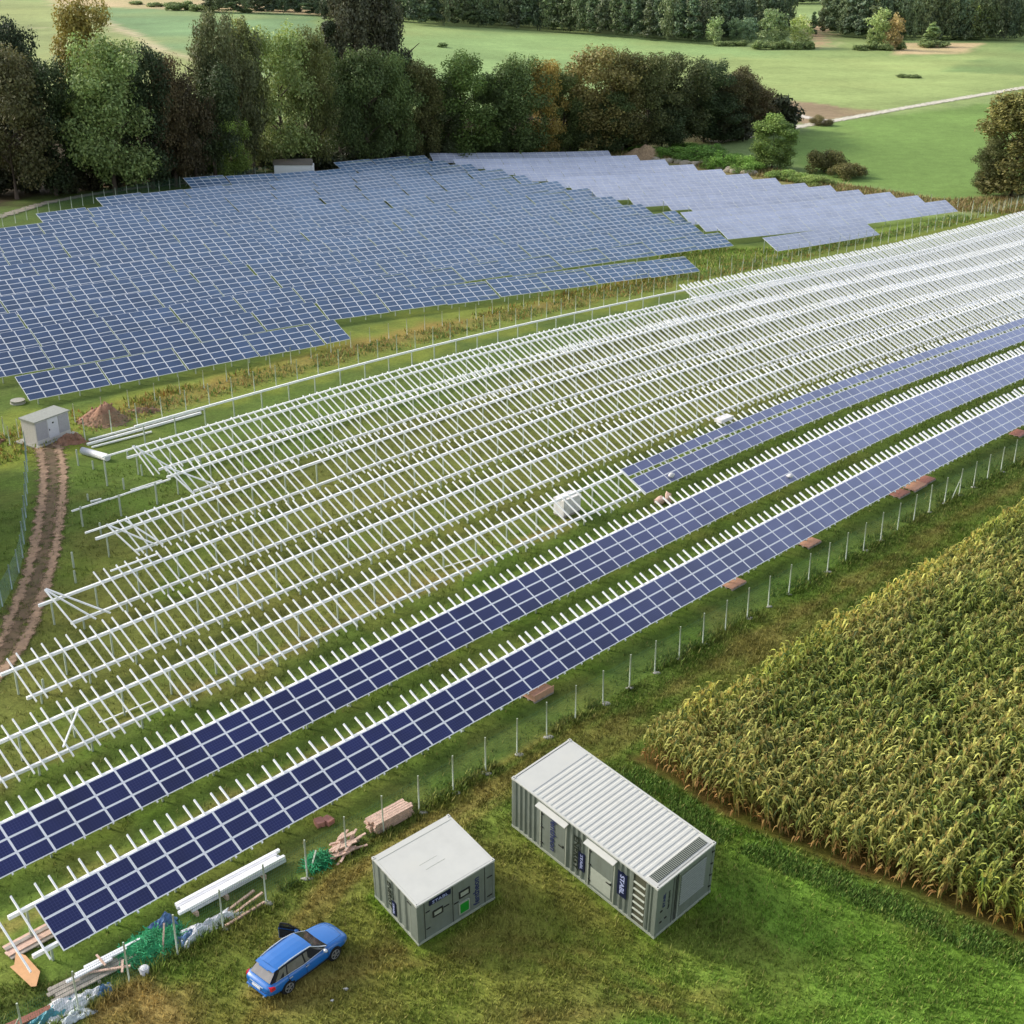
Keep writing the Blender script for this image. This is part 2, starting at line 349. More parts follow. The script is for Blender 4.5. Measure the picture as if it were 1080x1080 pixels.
region([(826, 52), (838, 18), (884, 12), (880, 52)], '#8ea56f', 5, 4)
region([(848, 50), (856, 22), (880, 28), (872, 50)], '#b59f7d', 5, 4)
# forest floor under the tree belt
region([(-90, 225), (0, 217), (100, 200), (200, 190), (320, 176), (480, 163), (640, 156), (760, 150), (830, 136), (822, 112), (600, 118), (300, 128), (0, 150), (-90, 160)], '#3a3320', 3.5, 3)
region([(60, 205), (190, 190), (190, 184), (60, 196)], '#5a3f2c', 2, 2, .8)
# weedy bank round the back field and the strip between the two fences
region([(640, 150), (760, 172), (900, 200), (1000, 212), (1090, 205), (1090, 226), (960, 222), (860, 200), (740, 182), (640, 166)], '#8a8355', 3, 3)
region([(-80, 470), (0, 440), (100, 425), (300, 375), (450, 330), (650, 300), (740, 288), (860, 262), (1000, 234), (1090, 214), (1090, 228), (720, 312), (300, 412), (110, 462), (0, 500), (-80, 520)], '#76833a', 2, 2)
stripe(wp([(110, 440), (300, 388), (430, 352), (560, 325), (690, 300)]), '#917a45', 1.6, 2., 1.5, .75)
region([(700, 292), (690, 250), (800, 262), (980, 228), (1000, 236), (860, 262), (760, 290)], '#6f8438', 2, 2)
# between and under the racks: tracked soil
for n0, e0, e1, a in ((63.2, 18, 74, .8), (57.9, 16, 120, .75), (51.6, 16, 45, .5), (70.3, 34, 60, .35), (64.6, 30, 60, .4)):
    stripe(wen([(e0, n0), ((e0+e1)/2, n0+.3), (e1, n0)]), '#86704f', .55, .7, .9, a)
region([(-40, 690), (100, 560), (200, 520), (480, 420), (720, 325), (1100, 230), (1100, 340), (700, 480), (300, 690), (-40, 850)], '#63693a', 3, 2, .9)
# strip along the fence and the mown foreground
region([(-60, 1075), (140, 1042), (330, 935), (580, 785), (800, 652), (1090, 486), (1090, 520), (690, 790), (720, 830), (1090, 1010), (1090, 1320), (-60, 1320)], '#566a30', 1.2, 1)
region([(120, 1320), (180, 1040), (330, 950), (470, 860), (600, 870), (700, 1000), (900, 1320)], '#727440', 3, 2.5, .9)
region([(560, 1320), (640, 1000), (760, 990), (690, 800), (780, 870), (1110, 1030), (1110, 1320)], '#5f7d36', 2.5, 2)
region([(90, 1320), (110, 1068), (150, 1036), (200, 1042), (215, 1075), (180, 1320)], '#8f7c55', 1., 1., .9)
region([(385, 945), (430, 1002), (530, 955), (560, 900), (700, 1000), (640, 1030), (470, 1060), (330, 1010)], '#70773c', 1.5, 1., .8)
stripe(wen([(30, 42.6), (50, 42.3), (75, 42.2), (120, 42)]), '#7d7348', .5, .6, .5, .65)
stripe(wen([(38, 41.2), (60, 40.6), (75, 40.9), (90, 41.5)]), '#7f754a', .4, .6, .5, .6)
stripe(wp([(300, 985), (420, 885), (545, 820)]), '#756c42', .6, .7, .5, .6)
stripe(wp([(190, 1075), (330, 1040), (420, 1000)]), '#756a43', .7, .9, .7, .55)
stripe(wp([(560, 1078), (690, 1060), (760, 1045)]), '#7b6a46', .5, .6, .5, .5)
for k_ in (SMALL, BIG):                            # lush grass at the foot of the containers
    cs, sn = math.cos(k_['yaw']), math.sin(k_['yaw']); R4_ = [(k_['x']+p*cs-q*sn, k_['y']+p*sn+q*cs) for p, q in ((0, 0), (k_['l'], 0), (k_['l'], k_['w']), (0, k_['w']), (0, 0))]
    stripe(R4_, '#587a24', .35, .35, .15, .75)
for pts_ in ([(215, 1085), (262, 1052), (330, 1022), (400, 1006), (520, 985), (640, 1010), (800, 1085)], [(236, 1092), (280, 1064), (345, 1034), (408, 1020), (520, 1000), (620, 1026), (760, 1092)], [(300, 1010), (345, 962), (392, 905), (470, 850), (545, 812), (640, 748)], [(283, 1002), (330, 952), (380, 896), (460, 840), (540, 800), (625, 742)]):
    stripe(wp(pts_), '#7f7044', .16, .3, .25, .5)
# corn field floor
CORN = [(6.8, 63.2), (16.5, 71.0), (40.0, 95.5), (55.4, 111.1), (70, 104), (60, 62), (46, 34), (34, 41.2), (24.1, 48.6), (12.1, 57.3)]
REG.append(('p', CORN, lin('#4b4022'), .5, 0, .3, 1.))
stripe([(6.8, 63.2), (12.1, 57.3), (24.1, 48.6), (34, 41.2)], '#5a4330', .08, .25, .2, .55)
stripe(wen([(10, 46.3), (60, 46.3), (125, 46.2)]), '#42542a', 1.1, .8, .5, .8)  # shade along the nearest panel row, painted as darker grass

def ground_colour(x, y):
    c = np.tile(np.array(lin(BASE)), (len(x), 1)); w1 = fbm(x, y, 7, 3)-.5; w2 = fbm(x, y, 2.2, 9)-.5
    for k, pts, col, soft, wid, wob, amt in REG:
        d = (sdist(pts, x, y) if k == 'p' else ldist(pts, x, y)-wid) + wob*(w1*1.6+w2)*2
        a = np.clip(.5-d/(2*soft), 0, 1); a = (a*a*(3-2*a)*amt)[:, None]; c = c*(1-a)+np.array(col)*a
    near = np.clip((150-y)/60, 0, 1)[:, None]
    f = (fbm(x, y, 3.1, 21)-.5)[:, None]; g = (fbm(x, y, .9, 31)-.5)[:, None]
    c = c*(1+near*(f*.34+g*.55)+(fbm(x, y, 24, 41)-.5)[:, None]*.22)
    # drier and lusher patches
    h = np.clip((fbm(x, y, 5., 51)-.52)*5, 0, 1)[:, None]*near; c = c*(1-h*.25)+np.array(lin('#7f7848'))*h*.25
    h = np.clip((fbm(x, y, 4., 61)-.55)*5, 0, 1)[:, None]*near; c = c*(1-h*.4)+np.array(lin('#4c6a22'))*h*.4
    # mowing lanes and broad tonal bands on the meadows
    fm = np.clip((y-300)/80, 0, 1)[:, None]; q = np.sin((x*.8+y*.35)/5.5+fbm(x, y, 60, 91)*5)[:, None]
    c = c*(1+fm*(.05*q+(fbm(x, y, 45, 93)-.5)[:, None]*.42+(fbm(x*.25, y, 9, 95)-.5)[:, None]*.3))
    h = np.clip((fbm(x, y, 70, 97)-.5)*5, 0, 1)[:, None]*fm; c = c*(1-h*.3)+np.array(lin('#a3ab6c'))*h*.3
    c = c*(np.array([1.05, 1.0, 1.0])*(1-near)+np.array([.86, .83, .74])*(near*(1+.2*np.clip((62-y)/12, 0, 1)[:, None])))*(1+near*np.array([.30, .31, .10]))
    return np.clip(c, .003, 1)

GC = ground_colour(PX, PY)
ni, nj = len(GX), len(GY); I, J = np.meshgrid(np.arange(ni-1), np.arange(nj-1)); k0 = (J*ni+I).ravel()
micro = (fbm(PX, PY, .8, 71)-.5)*.1*np.clip((140-PY)/60, 0, 1)
far_rise = np.clip((PY-900)/900, 0, 1)**2*60                  # distant hills behind the woods
GV = np.stack([PX, PY, ZZ.ravel()+micro+far_rise], 1)
M_GROUND = mat_attr('ground_cover', rough=.95, n1=2.6, v1=.3, n2=.35, v2=.18, n3=11., v3=.45, spec=.1, bump=.6)
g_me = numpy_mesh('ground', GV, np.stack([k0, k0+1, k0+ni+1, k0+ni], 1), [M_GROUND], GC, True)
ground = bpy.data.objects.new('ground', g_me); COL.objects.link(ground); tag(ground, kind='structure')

def ragged(name, hexc, edge=.25, patch=.0, rough=.95, var=.3, dirt='#7d7a52', scale=.9):
    """bare earth or gravel that frays into the grass: alpha from the distance to the verge and noise"""
    m = mat(name, hexc, rough=rough, var=var, scale=scale, bump=.35, dirt=dirt, dirt_amt=.5, dirt_scale=.5); nt = m.node_tree; b = nt.nodes['Principled BSDF']
    uv = N(nt, 'ShaderNodeUVMap'); sx = N(nt, 'ShaderNodeSeparateXYZ'); nt.links.new(uv.outputs[0], sx.inputs[0]); geo = N(nt, 'ShaderNodeNewGeometry')
    no = N(nt, 'ShaderNodeTexNoise', i_Scale=1.3, i_Detail=7., i_Roughness=.75); nt.links.new(geo.outputs['Position'], no.inputs['Vector'])
    ad = N(nt, 'ShaderNodeMath', operation='MULTIPLY_ADD'); ad.inputs[1].default_value = 3.4; nt.links.new(no.outputs['Fac'], ad.inputs[0]); ad.inputs[2].default_value = -1.7-patch
    sm = N(nt, 'ShaderNodeMath', operation='ADD'); nt.links.new(sx.outputs[1], sm.inputs[0]); nt.links.new(ad.outputs[0], sm.inputs[1])
    mr = N(nt, 'ShaderNodeMapRange', interpolation_type='SMOOTHSTEP'); mr.inputs[1].default_value = .12; mr.inputs[2].default_value = .12+edge; nt.links.new(sm.outputs[0], mr.inputs[0])
    nt.links.new(mr.outputs[0], b.inputs['Alpha']); return m

def strip(name, pts, width, hexc, lift=.05, n=None, m=None):
    """a path or road draped on the hill; UV y is 0 at the verge and 1 in the middle"""
    P = [Vector((p[0], p[1], 0)) for p in pts]; L = [P[0]]
    for a, b in zip(P, P[1:]):
        k = max(1, int((b-a).length/(1.2 if width < 3 else 2.5)))
        L += [a.lerp(b, (i+1)/k) for i in range(k)]
    for _ in range(6): L = [L[0]]+[(L[i-1]+L[i]*2+L[i+1])/4 for i in range(1, len(L)-1)]+[L[-1]]
    mb = MB(); rows = []
    for i, p in enumerate(L):
        d = (L[min(i+1, len(L)-1)]-L[max(i-1, 0)]).normalized(); s = Vector((-d.y, d.x, 0)); r = []
        for j in range(9):
            q = p+s*((j/8-.5)*width); r.append((q.x, q.y, T(q.x, q.y)+lift+.06))
        rows.append(r)
    for a, b in zip(rows, rows[1:]):
        for j in range(8): u, v = 1-abs(j-4)/4, 1-abs(j-3)/4; mb.face([a[j], a[j+1], b[j+1], b[j]], uv=[(.5, u), (.5, v), (.5, v), (.5, u)], sm=True)
    o = mb.build(name, m or ragged('mat_'+name, hexc)); return tag(o, kind='structure')
strip('gravel_path', wp([(-60, 247), (0, 229), (50, 214), (100, 205), (150, 198), (195, 194), (255, 187), (330, 178.5), (410, 171), (470, 167)]), 2.6, '#8d8477')
strip('road', wp([(752, 150), (800, 143), (846, 133), (880, 127.5), (960, 113), (1080, 92.5), (1200, 74)]), 4.6, '#c8c2b0')
strip('field_track', wp([(880, 127.5), (862, 128), (845, 123), (838, 121)]), 4.5, '#d2c8ba')
# the rutted track: two bare wheel ruts with churned soil between
TRK = [(-40, 745), (8, 690), (30, 640), (46, 590), (54, 540), (57, 510), (56, 485), (50, 468)]
tp = wp(TRK)
strip('dirt_track', tp, 3.7, '', lift=.0, m=ragged('mat_churned_earth', '#6a573f', .8, .1, dirt='#56602f'))
M_RUT = ragged('mat_wheel_rut', '#9e8268', .7, .0, var=.4, dirt='#7a6650', scale=2.)
for s in (-.8, .8):
    P = [Vector((p[0], p[1], 0)) for p in tp]; Q = []
    for i, p in enumerate(P):
        d = (P[min(i+1, len(P)-1)]-P[max(i-1, 0)]).normalized(); Q.append((p.x-d.y*s, p.y+d.x*s))
    strip('wheel_rut', Q, 1.15, '', lift=.04, m=M_RUT)

# ================================================================== the south field: panel rows and bare racks
TI = math.radians(26); CT, ST = math.cos(TI), math.sin(TI); MW, MH = 1.63, .915
ROWN = dict(A=47.62, B=54.40, R1=61.35, R2=68.12, R3=74.70, R4=81.40, R5=88.0, R6=94.4, R7=100.9)
def rowp(e, nk, s, up=0.0):
    """point of a table: e along the row, s up the slope from its low edge, up off its plane"""
    n = nk+s*CT; x, y = e*EX+(nk+1.7)*NX, e*EY+(nk+1.7)*NY
    z = T(x, y)+.66+s*ST+up*CT; n -= up*ST
    return Vector((e*EX+n*NX, e*EY+n*NY, z))

def module_mesh(name, w=MW, h=MH, glass=None, fr=.055):
    mb = MB(); t = .04
    mb.box(0, w, 0, h, -t, 0, 1)
    mb.face([(fr, fr, .003), (w-fr, fr, .003), (w-fr, h-fr, .003), (fr, h-fr, .003)], 0, [(.02, .02), (w-.02-2*fr, .02), (w-.02-2*fr, h-.02-2*fr), (.02, h-.02-2*fr)])
    return mb.mesh(name, [glass or M_GLASS, M_ALU])
ME_MOD = module_mesh('solar_module', MW-.015, MH-.012)

def frame_at(o, ex, uy):
    ez = ex.cross(uy).normalized(); uy2 = uy
    return Matrix(((ex.x, uy2.x, ez.x, o.x), (ex.y, uy2.y, ez.y, o.y), (ex.z, uy2.z, ez.z, o.z), (0, 0, 0, 1)))

def add_modules(root, nk, e0, ncol, slots, limit):
    """ncol columns of modules; the nearest are objects, the rest one strip"""
    L = root.location; k = 0; far = MB(); w, h, fr = MW-.015, MH-.012, .055
    for i in range(ncol):
        for s in slots:
            o = rowp(e0+i*MW, nk, s, .1); ex = (rowp(e0+(i+1)*MW, nk, s, .1)-o).normalized(); uy = (rowp(e0+i*MW, nk, s+1, .1)-o).normalized()
            if k < limit:
                inst('solar_module', ME_MOD, root, Matrix.Translation(-L) @ frame_at(o, ex, uy))
            else:
                ez = ex.cross(uy)
                c = [o, o+ex*w, o+ex*w+uy*h, o+uy*h]; far.hexa([p-ez*.04 for p in c]+c, 1)
                far.face([o+ex*fr+uy*fr+ez*.004, o+ex*(w-fr)+uy*fr+ez*.004, o+ex*(w-fr)+uy*(h-fr)+ez*.004, o+ex*fr+uy*(h-fr)+ez*.004], 0, [(.02, .02), (w-.13, .02), (w-.13, h-.13), (.02, h-.13)])
            k += 1
    if far.f: tag(far.build('far_module_strip', [M_GLASS, M_ALU], root, True), kind='stuff')

def rafter_es(e0, e1, seed):
    r = random.Random(seed); L = []; e = e0; i = 0
    while e < e1: L.append(e+r.uniform(-.04, .04)); e += (.70, .93)[i % 2]; i += 1
    return L

def rack(root, nk, e0, e1, raf, seed=0, s0=-.06, s1=3.73, skip=None, lo=None, up=None, dark=False):
    """posts, two purlins and the rafters of a row"""
    lo = lo or (e0, e1); up = up or (e0, e1); r = random.Random(seed+50)
    for nm, (a, b), s in (('lower_purlin', lo, .56), ('upper_purlin', up, 2.82)):
        if b <= a: continue
        mb = MB(); e = a
        while e < b-.1:
            f = min(e+3.26, b); mb.beam(rowp(e, nk, s, -.1), rowp(f, nk, s, -.1), .17, .19); e = f
        mb.build(nm, M_STEEL, root, True)
    npst = 0; more = MB()
    for (a, b), s in ((lo, .56), (up, 2.82)):
        e = a+.9
        while e < b:
            p = rowp(e, nk, s, -.2); mb = MB() if npst < 60 else more
            g = T(p.x, p.y); mb.beam((p.x, p.y, g-.2), (p.x, p.y, p.z), .1, .1, (EX, EY, 0))
            if npst < 60: mb.build('post', M_POST, root, True)
            npst += 1; e += 3.26
    if more.f: tag(more.build('far_post_line', M_POST, root, True), kind='stuff')
    rest = MB(); k = 0
    for e in raf:
        if skip and any(a < e < b for a, b in skip): continue
        t0, t1 = s0+r.uniform(-.07, .07), s1+r.uniform(-.08, .08)
        mb = MB() if k < 100 else rest
        mb.beam(rowp(e, nk, t0, .03), rowp(e+r.uniform(-.05, .05), nk, t1, .03), .074+.22*min(1, max(0, (e-80)/90)), .12, (0, 0, 1))  # rafters widened towards the far right to imitate white glare
        if k < 100: mb.build('rafter', M_STEEL, root, True)
        k += 1
    if rest.f: tag(rest.build('far_rafter_line', M_STEEL, root, True), kind='stuff')

def loose(root, nk, L):
    """rafters that lie askew on the rack: (e at the top, s top, e at the bottom, s bottom)"""
    for a, sa, b, sb in L:
        mb = MB(); mb.beam(rowp(a, nk, sa, .15), rowp(b, nk, sb, .13), .085, .11); mb.build('loose_rafter', M_STEEL, root, True)

ENDE = dict(A=126, B=141, R1=160, R2=176, R3=192, R4=208, R5=224, R6=240, R7=258)
ROW = {}
def row_thing(key, name, label, cat, e0):
    o = en(e0, ROWN[key]+.6); ROW[key] = t = thing(name, label, cat, o, 'rows of the field still being built'); return t
# two rows already fitted with three tiers of modules
t = row_thing('A', 'panel_row', 'long row of dark blue solar panels nearest the fence, ending above a tan board', 'solar panels', 19)
rack(t, ROWN['A'], 18.0, ENDE['A'], [17.55, 18.55]+rafter_es(19.75, ENDE['A'], 1), 1)
add_modules(t, ROWN['A'], 19.20, 64, (0, MH, 2*MH), 100)
t = row_thing('B', 'panel_row', 'second long row of dark blue solar panels, just behind the row along the fence', 'solar panels', 17)
rack(t, ROWN['B'], 15.0, ENDE['B'], rafter_es(15.2, ENDE['B'], 2), 2)
add_modules(t, ROWN['B'], 14.3, 77, (0, MH, 2*MH), 100)
# the half-fitted row: racks on the left, modules with an open gap under the top tier on the right
t = row_thing('R1', 'panel_row', 'half finished row, bare rack at left, blue panels with a slot gap at right', 'solar panels', 21)
rack(t, ROWN['R1'], 18.0, ENDE['R1'], rafter_es(18.4, ENDE['R1'], 3), 3, s1=3.78)
loose(t, ROWN['R1'], [(29.1, 2.75, 27.0, .75)])
add_modules(t, ROWN['R1'], 77.9, 49, (0, MH, 2.14), 100)
# bare racks
R2 = row_thing('R2', 'mounting_rack', 'bare white rack whose first rafters reach over the rutted dirt track', 'mounting rack', 29)
rack(R2, ROWN['R2'], 27.7, ENDE['R2'], rafter_es(28.55, ENDE['R2'], 4), 4, lo=(28.2, ENDE['R2']), up=(27.7, ENDE['R2']))
R3 = row_thing('R3', 'mounting_rack', 'bare white rack ending in a fan of three crossed rafters beside the dirt track', 'mounting rack', 35)
rack(R3, ROWN['R3'], 33.9, ENDE['R3'], rafter_es(38.2, ENDE['R3'], 5), 5, lo=(34.7, ENDE['R3']), up=(33.6, ENDE['R3']))
loose(R3, ROWN['R3'], [(34.5, 3.7, 34.7, -.1), (34.5, 3.72, 36.2, 0), (34.6, 3.75, 37.3, .02), (39.2, 3.3, 43, 3.3)])
R4 = row_thing('R4', 'mounting_rack', 'bare white rack with a top rail and crossed rafters at its left end', 'mounting rack', 42)
rack(R4, ROWN['R4'], 42.4, ENDE['R4'], rafter_es(43.9, ENDE['R4'], 6), 6, lo=(43.6, ENDE['R4']), up=(41.6, ENDE['R4']), skip=[(60.6, 62.4)])
loose(R4, ROWN['R4'], [(42.9, 3.6, 43.5, -.1), (42.95, 3.55, 45.2, .2), (44.3, 3.5, 45.6, .1)])
mb = MB()
for e in np.arange(41.2, 52.5, 3.26): mb.beam(rowp(e, ROWN['R4'], 3.62, -.05), rowp(min(e+3.26, 52.9), ROWN['R4'], 3.62, -.05), .11, .13)
mb.build('top_rail', M_STEEL, R4, True)
R5 = row_thing('R5', 'mounting_rack', 'bare white rack with a long single purlin running out left over the grass', 'mounting rack', 47)
rack(R5, ROWN['R5'], 52.2, ENDE['R5'], rafter_es(52.7, ENDE['R5'], 7), 7, lo=(52.9, ENDE['R5']), up=(51.8, ENDE['R5']))
mb = MB()
for e in np.arange(43.3, 52, 3.26): mb.beam(rowp(e, ROWN['R5'], 2.82, -.5), rowp(min(e+3.26, 52.2), ROWN['R5'], 2.82, -.45), .1, .12)
mb.build('purlin', M_STEEL, R5, True)
loose(R5, ROWN['R5'], [(52.1, 3.7, 52.6, -.05), (52.2, 3.7, 55.0, .1)])
R6 = row_thing('R6', 'mounting_rack', 'bare white rack with a top rail, right behind the loose purlin in the grass', 'mounting rack', 52)
rack(R6, ROWN['R6'], 51.9, ENDE['R6'], rafter_es(53.3, ENDE['R6'], 8), 8, lo=(53.6, ENDE['R6']), up=(51.9, ENDE['R6']))
loose(R6, ROWN['R6'], [(52.9, 3.7, 52.7, -.05), (53.0, 3.7, 54.6, .0)])
mb = MB()
for e in np.arange(50.0, ENDE['R6']-4, 3.26): mb.beam(rowp(e, ROWN['R6'], 3.62, -.05), rowp(e+3.26, ROWN['R6'], 3.62, -.05), .12, .13)
mb.build('top_rail', M_STEEL, R6, True)
R7 = row_thing('R7', 'mounting_rack', 'hindmost rack, one long white beam on posts, with rafters only far right', 'mounting rack', 66)
rack(R7, ROWN['R7'], 137, ENDE['R7'], rafter_es(137.5, ENDE['R7'], 9), 9, lo=(136, ENDE['R7']), up=(56.5, ENDE['R7']))

# posts already driven for the next racks, still without rails
for i, (x, y, h) in enumerate(((128, 544.4, 1.85), (87.5, 555.5, 1.75), (113.3, 512.6, 2.4), (150, 501.5, 1.0), (131, 516, 1.0), (93, 528, .6), (98.5, 495, .8), (82.7, 491, 1.5), (135, 484, .7), (106.7, 563.7, 1.0), (166, 532, 1.9), (78, 599, 1.3), (47, 731, 1.0), (80, 615, 1.0))):
    p = at(x, y); t = MB(); t.beam(p-Vector((0, 0, .15)), p+Vector((0, 0, h)), .1, .12, (EX, EY, 0))
    o = t.build('pile_post', M_POST); o.data.transform(Matrix.Translation(-p)); o.location = p
    tag(o, 'bare steel pile post standing in the grass at the unfinished left end of the racks', 'post', 'bare pile posts without rails')

def lying_beam(a, b, w, h, label, name='steel_beam', z=.12, m=None, cat='beam', group=None):
    p, q = at(*a), at(*b); mid = (p+q)/2; mb = MB(); n = max(1, int((q-p).length/3)); L = [p.lerp(q, i/n) for i in range(n+1)]
    L = [Vector((v.x, v.y, T(v.x, v.y)+z)) for v in L]
    for u, v in zip(L, L[1:]): mb.beam(u-mid, v-mid, w, h)
    o = mb.build(name, m or M_STEEL); o.location = mid; return tag(o, label, cat, group)
lying_beam((94, 465.3), (216, 432), .16, .16, 'hindmost of three long white beams lying by the small dirt heap', group='white beams laid in the grass')
lying_beam((92, 470), (212, 436.5), .22, .2, 'thick middle beam of the three long white beams by the dirt heap', group='white beams laid in the grass')
lying_beam((97, 473), (160, 456.5), .14, .14, 'front short beam of the three white beams by the dirt heap', group='white beams laid in the grass')
lying_beam((95.6, 530.5), (107, 527.5), .12, .12, 'tiny white beam offcut in the grass below the long single purlin', group='white beams laid in the grass')
lying_beam((138, 518.5), (171, 508), .12, .12, 'white beam lying in grass in front of the single purlin, right of the offcut', group='white beams laid in the grass')
lying_beam((105, 764), (161, 741), .07, .07, 'thin pale rod lying under the bare left part of the half finished row', group='pale rods under the racks')
lying_beam((455, 604), (506, 588), .07, .07, 'thin pale rod on the soil under the half finished row near its middle', group='pale rods under the racks')

# ================================================================== the finished fields on the left and behind
T2 = math.radians(54.8); E2 = (math.sin(T2), math.cos(T2)); N2 = (-math.cos(T2), math.sin(T2))
def v2p(e, n, h=.8):
    """a point of the finished field in its own row coordinates, seen on a level plane, set down on the hill"""
    x, y = e*E2[0]+n*N2[0], e*E2[1]+n*N2[1]; px, py = pix((x, y, h)); return px, py
SEC = {}
def section_mesh(nc, nr, w, h, glass, name='panel_table', fr=.05, pitch=None):
    mb = MB()
    for i in range(nc):
        for j in range(nr):
            x0, y0 = i*w, j*h; x1, y1 = x0+w-.015, y0+h-.012
            mb.box(x0, x1, y0, y1, -.04, 0, 1)
            mb.face([(x0+fr, y0+fr, .004), (x1-fr, y0+fr, .004), (x1-fr, y1-fr, .004), (x0+fr, y1-fr, .004)], 0, [(.02, .02), (w-.12, .02), (w-.12, h-.12), (.02, h-.12)])
    return mb.mesh(name, [glass, M_ALU])
ME_MOD2 = module_mesh('solar_module', 1.63, MH-.012, M_GLASS2, .05)
ME_LEGS = None
def legs_mesh(w, m):
    mb = MB()
    for x in (.12*w, .38*w, .64*w, .9*w):
        for s, hh in ((.6, .66+.6*ST), (3.1, .66+3.1*ST)):
            mb.box(x-.05, x+.05, s*CT-.05, s*CT+.05, -hh-.3, -.06-.0, 0, Matrix.Translation((0, 0, s*ST)))
    mb.box(0, w, .55*CT-.05, .55*CT+.05, .55*ST-.16, .55*ST-.05); mb.box(0, w, 3.1*CT-.05, 3.1*CT+.05, 3.1*ST-.16, 3.1*ST-.05)
    return mb.mesh('substructure', [m])
ME_LEG = legs_mesh(8.2, M_POST)
rowsN2 = [127.2, 135.6, 143.2, 150.9, 158.4, 165.8, 173.2, 181.0, 189.0, 197.0, 204.2, 212.0, 219.8, 226.8]
BEND = [0]*9+[.2, .4, .7, 1, 1]
startpx = [30, -40, -40, -40, -40, -40, -40, -40, -40, -40, 49, 112, 203, 344]
endpx = [377, 737, 771, 748, 722, 690, 655, 628, 598, 566, 536, 508, 478, 455]
nsec = 0
for j, n in enumerate(rowsN2):
    e = 12.0+rnd.uniform(0, 3)
    if startpx[j] < 0:
        while v2p(e+8.4, n)[0] < startpx[j]: e += 8.4
    else:
        while v2p(e, n)[0] < startpx[j]: e += .2
    first = True; bend = lambda q, n=n, j=j: n-(.35*min(max(0, q-90), 16)+.12*max(0, q-106)) if j > 11 else n-(0 if j == 0 else .15 if j == 1 else .105)*max(0, q-67)
    while True:
        pl = v2p(e, bend(e))
        if pl[0] > endpx[j]-6: break
        a = at(*pl, .8); e1 = e+8.3
        b = at(*v2p(e1, bend(e1)), .8); ln = math.hypot(b.x-a.x, b.y-a.y)
        nc = 5 if ln < 10.5 else 6 if ln < 12 else 7
        while v2p(e+nc*1.66*8.3/ln*1.0, bend(e))[0] > endpx[j]+4 and nc > 1: nc -= 1
        e1 = e+(nc*1.65+.02)*8.3/ln; b = at(*v2p(e1, bend(e1)), .8)
        d = (b-a); ex = d.normalized(); yaw = math.atan2(d.y, d.x)
        # the tables follow the slope: a gentle sideways roll and a small step from table to table
        up = Vector((math.cos(yaw+PI/2+.05), math.sin(yaw+PI/2+.05), 0)); uy = (up*CT+Vector((0, 0, ST)))
        dz = rnd.uniform(-.09, .09); a = a+Vector((0, 0, dz))
        if rnd.random() < .5: ex = (ex+Vector((0, 0, rnd.uniform(-.012, .012)))).normalized()
        g = thing('solar_table', 'blue table of framed solar panels in the finished left field, one in its unbroken rows', 'solar panels', (a.x, a.y, a.z-.8), 'solar tables of the finished left field')
        F = frame_at(Vector((0, 0, .8)), ex, uy)
        if j < 7:
            for c in range(nc):
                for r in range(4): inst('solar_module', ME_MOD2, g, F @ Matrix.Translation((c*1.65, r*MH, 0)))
        else:
            if nc not in SEC: SEC[nc] = section_mesh(nc, 4, 1.65, MH, M_GLASS2)
            inst('module_surface', SEC[nc], g, F)
        if j < 3 or first or v2p(e1, bend(e1))[0] > endpx[j]-30:
            h0 = Vector((ex.x, ex.y, 0)).normalized()
            o = inst('substructure', ME_LEG, g, Matrix(((h0.x, up.x, 0, 0), (h0.y, up.y, 0, 0), (ex.z, 0, 1, .74), (0, 0, 0, 1))) @ Matrix.Diagonal((nc/5, 1, 1, 1)))
        e = e1+.13*8.3/ln; first = False; nsec += 1
print('left field tables', nsec)

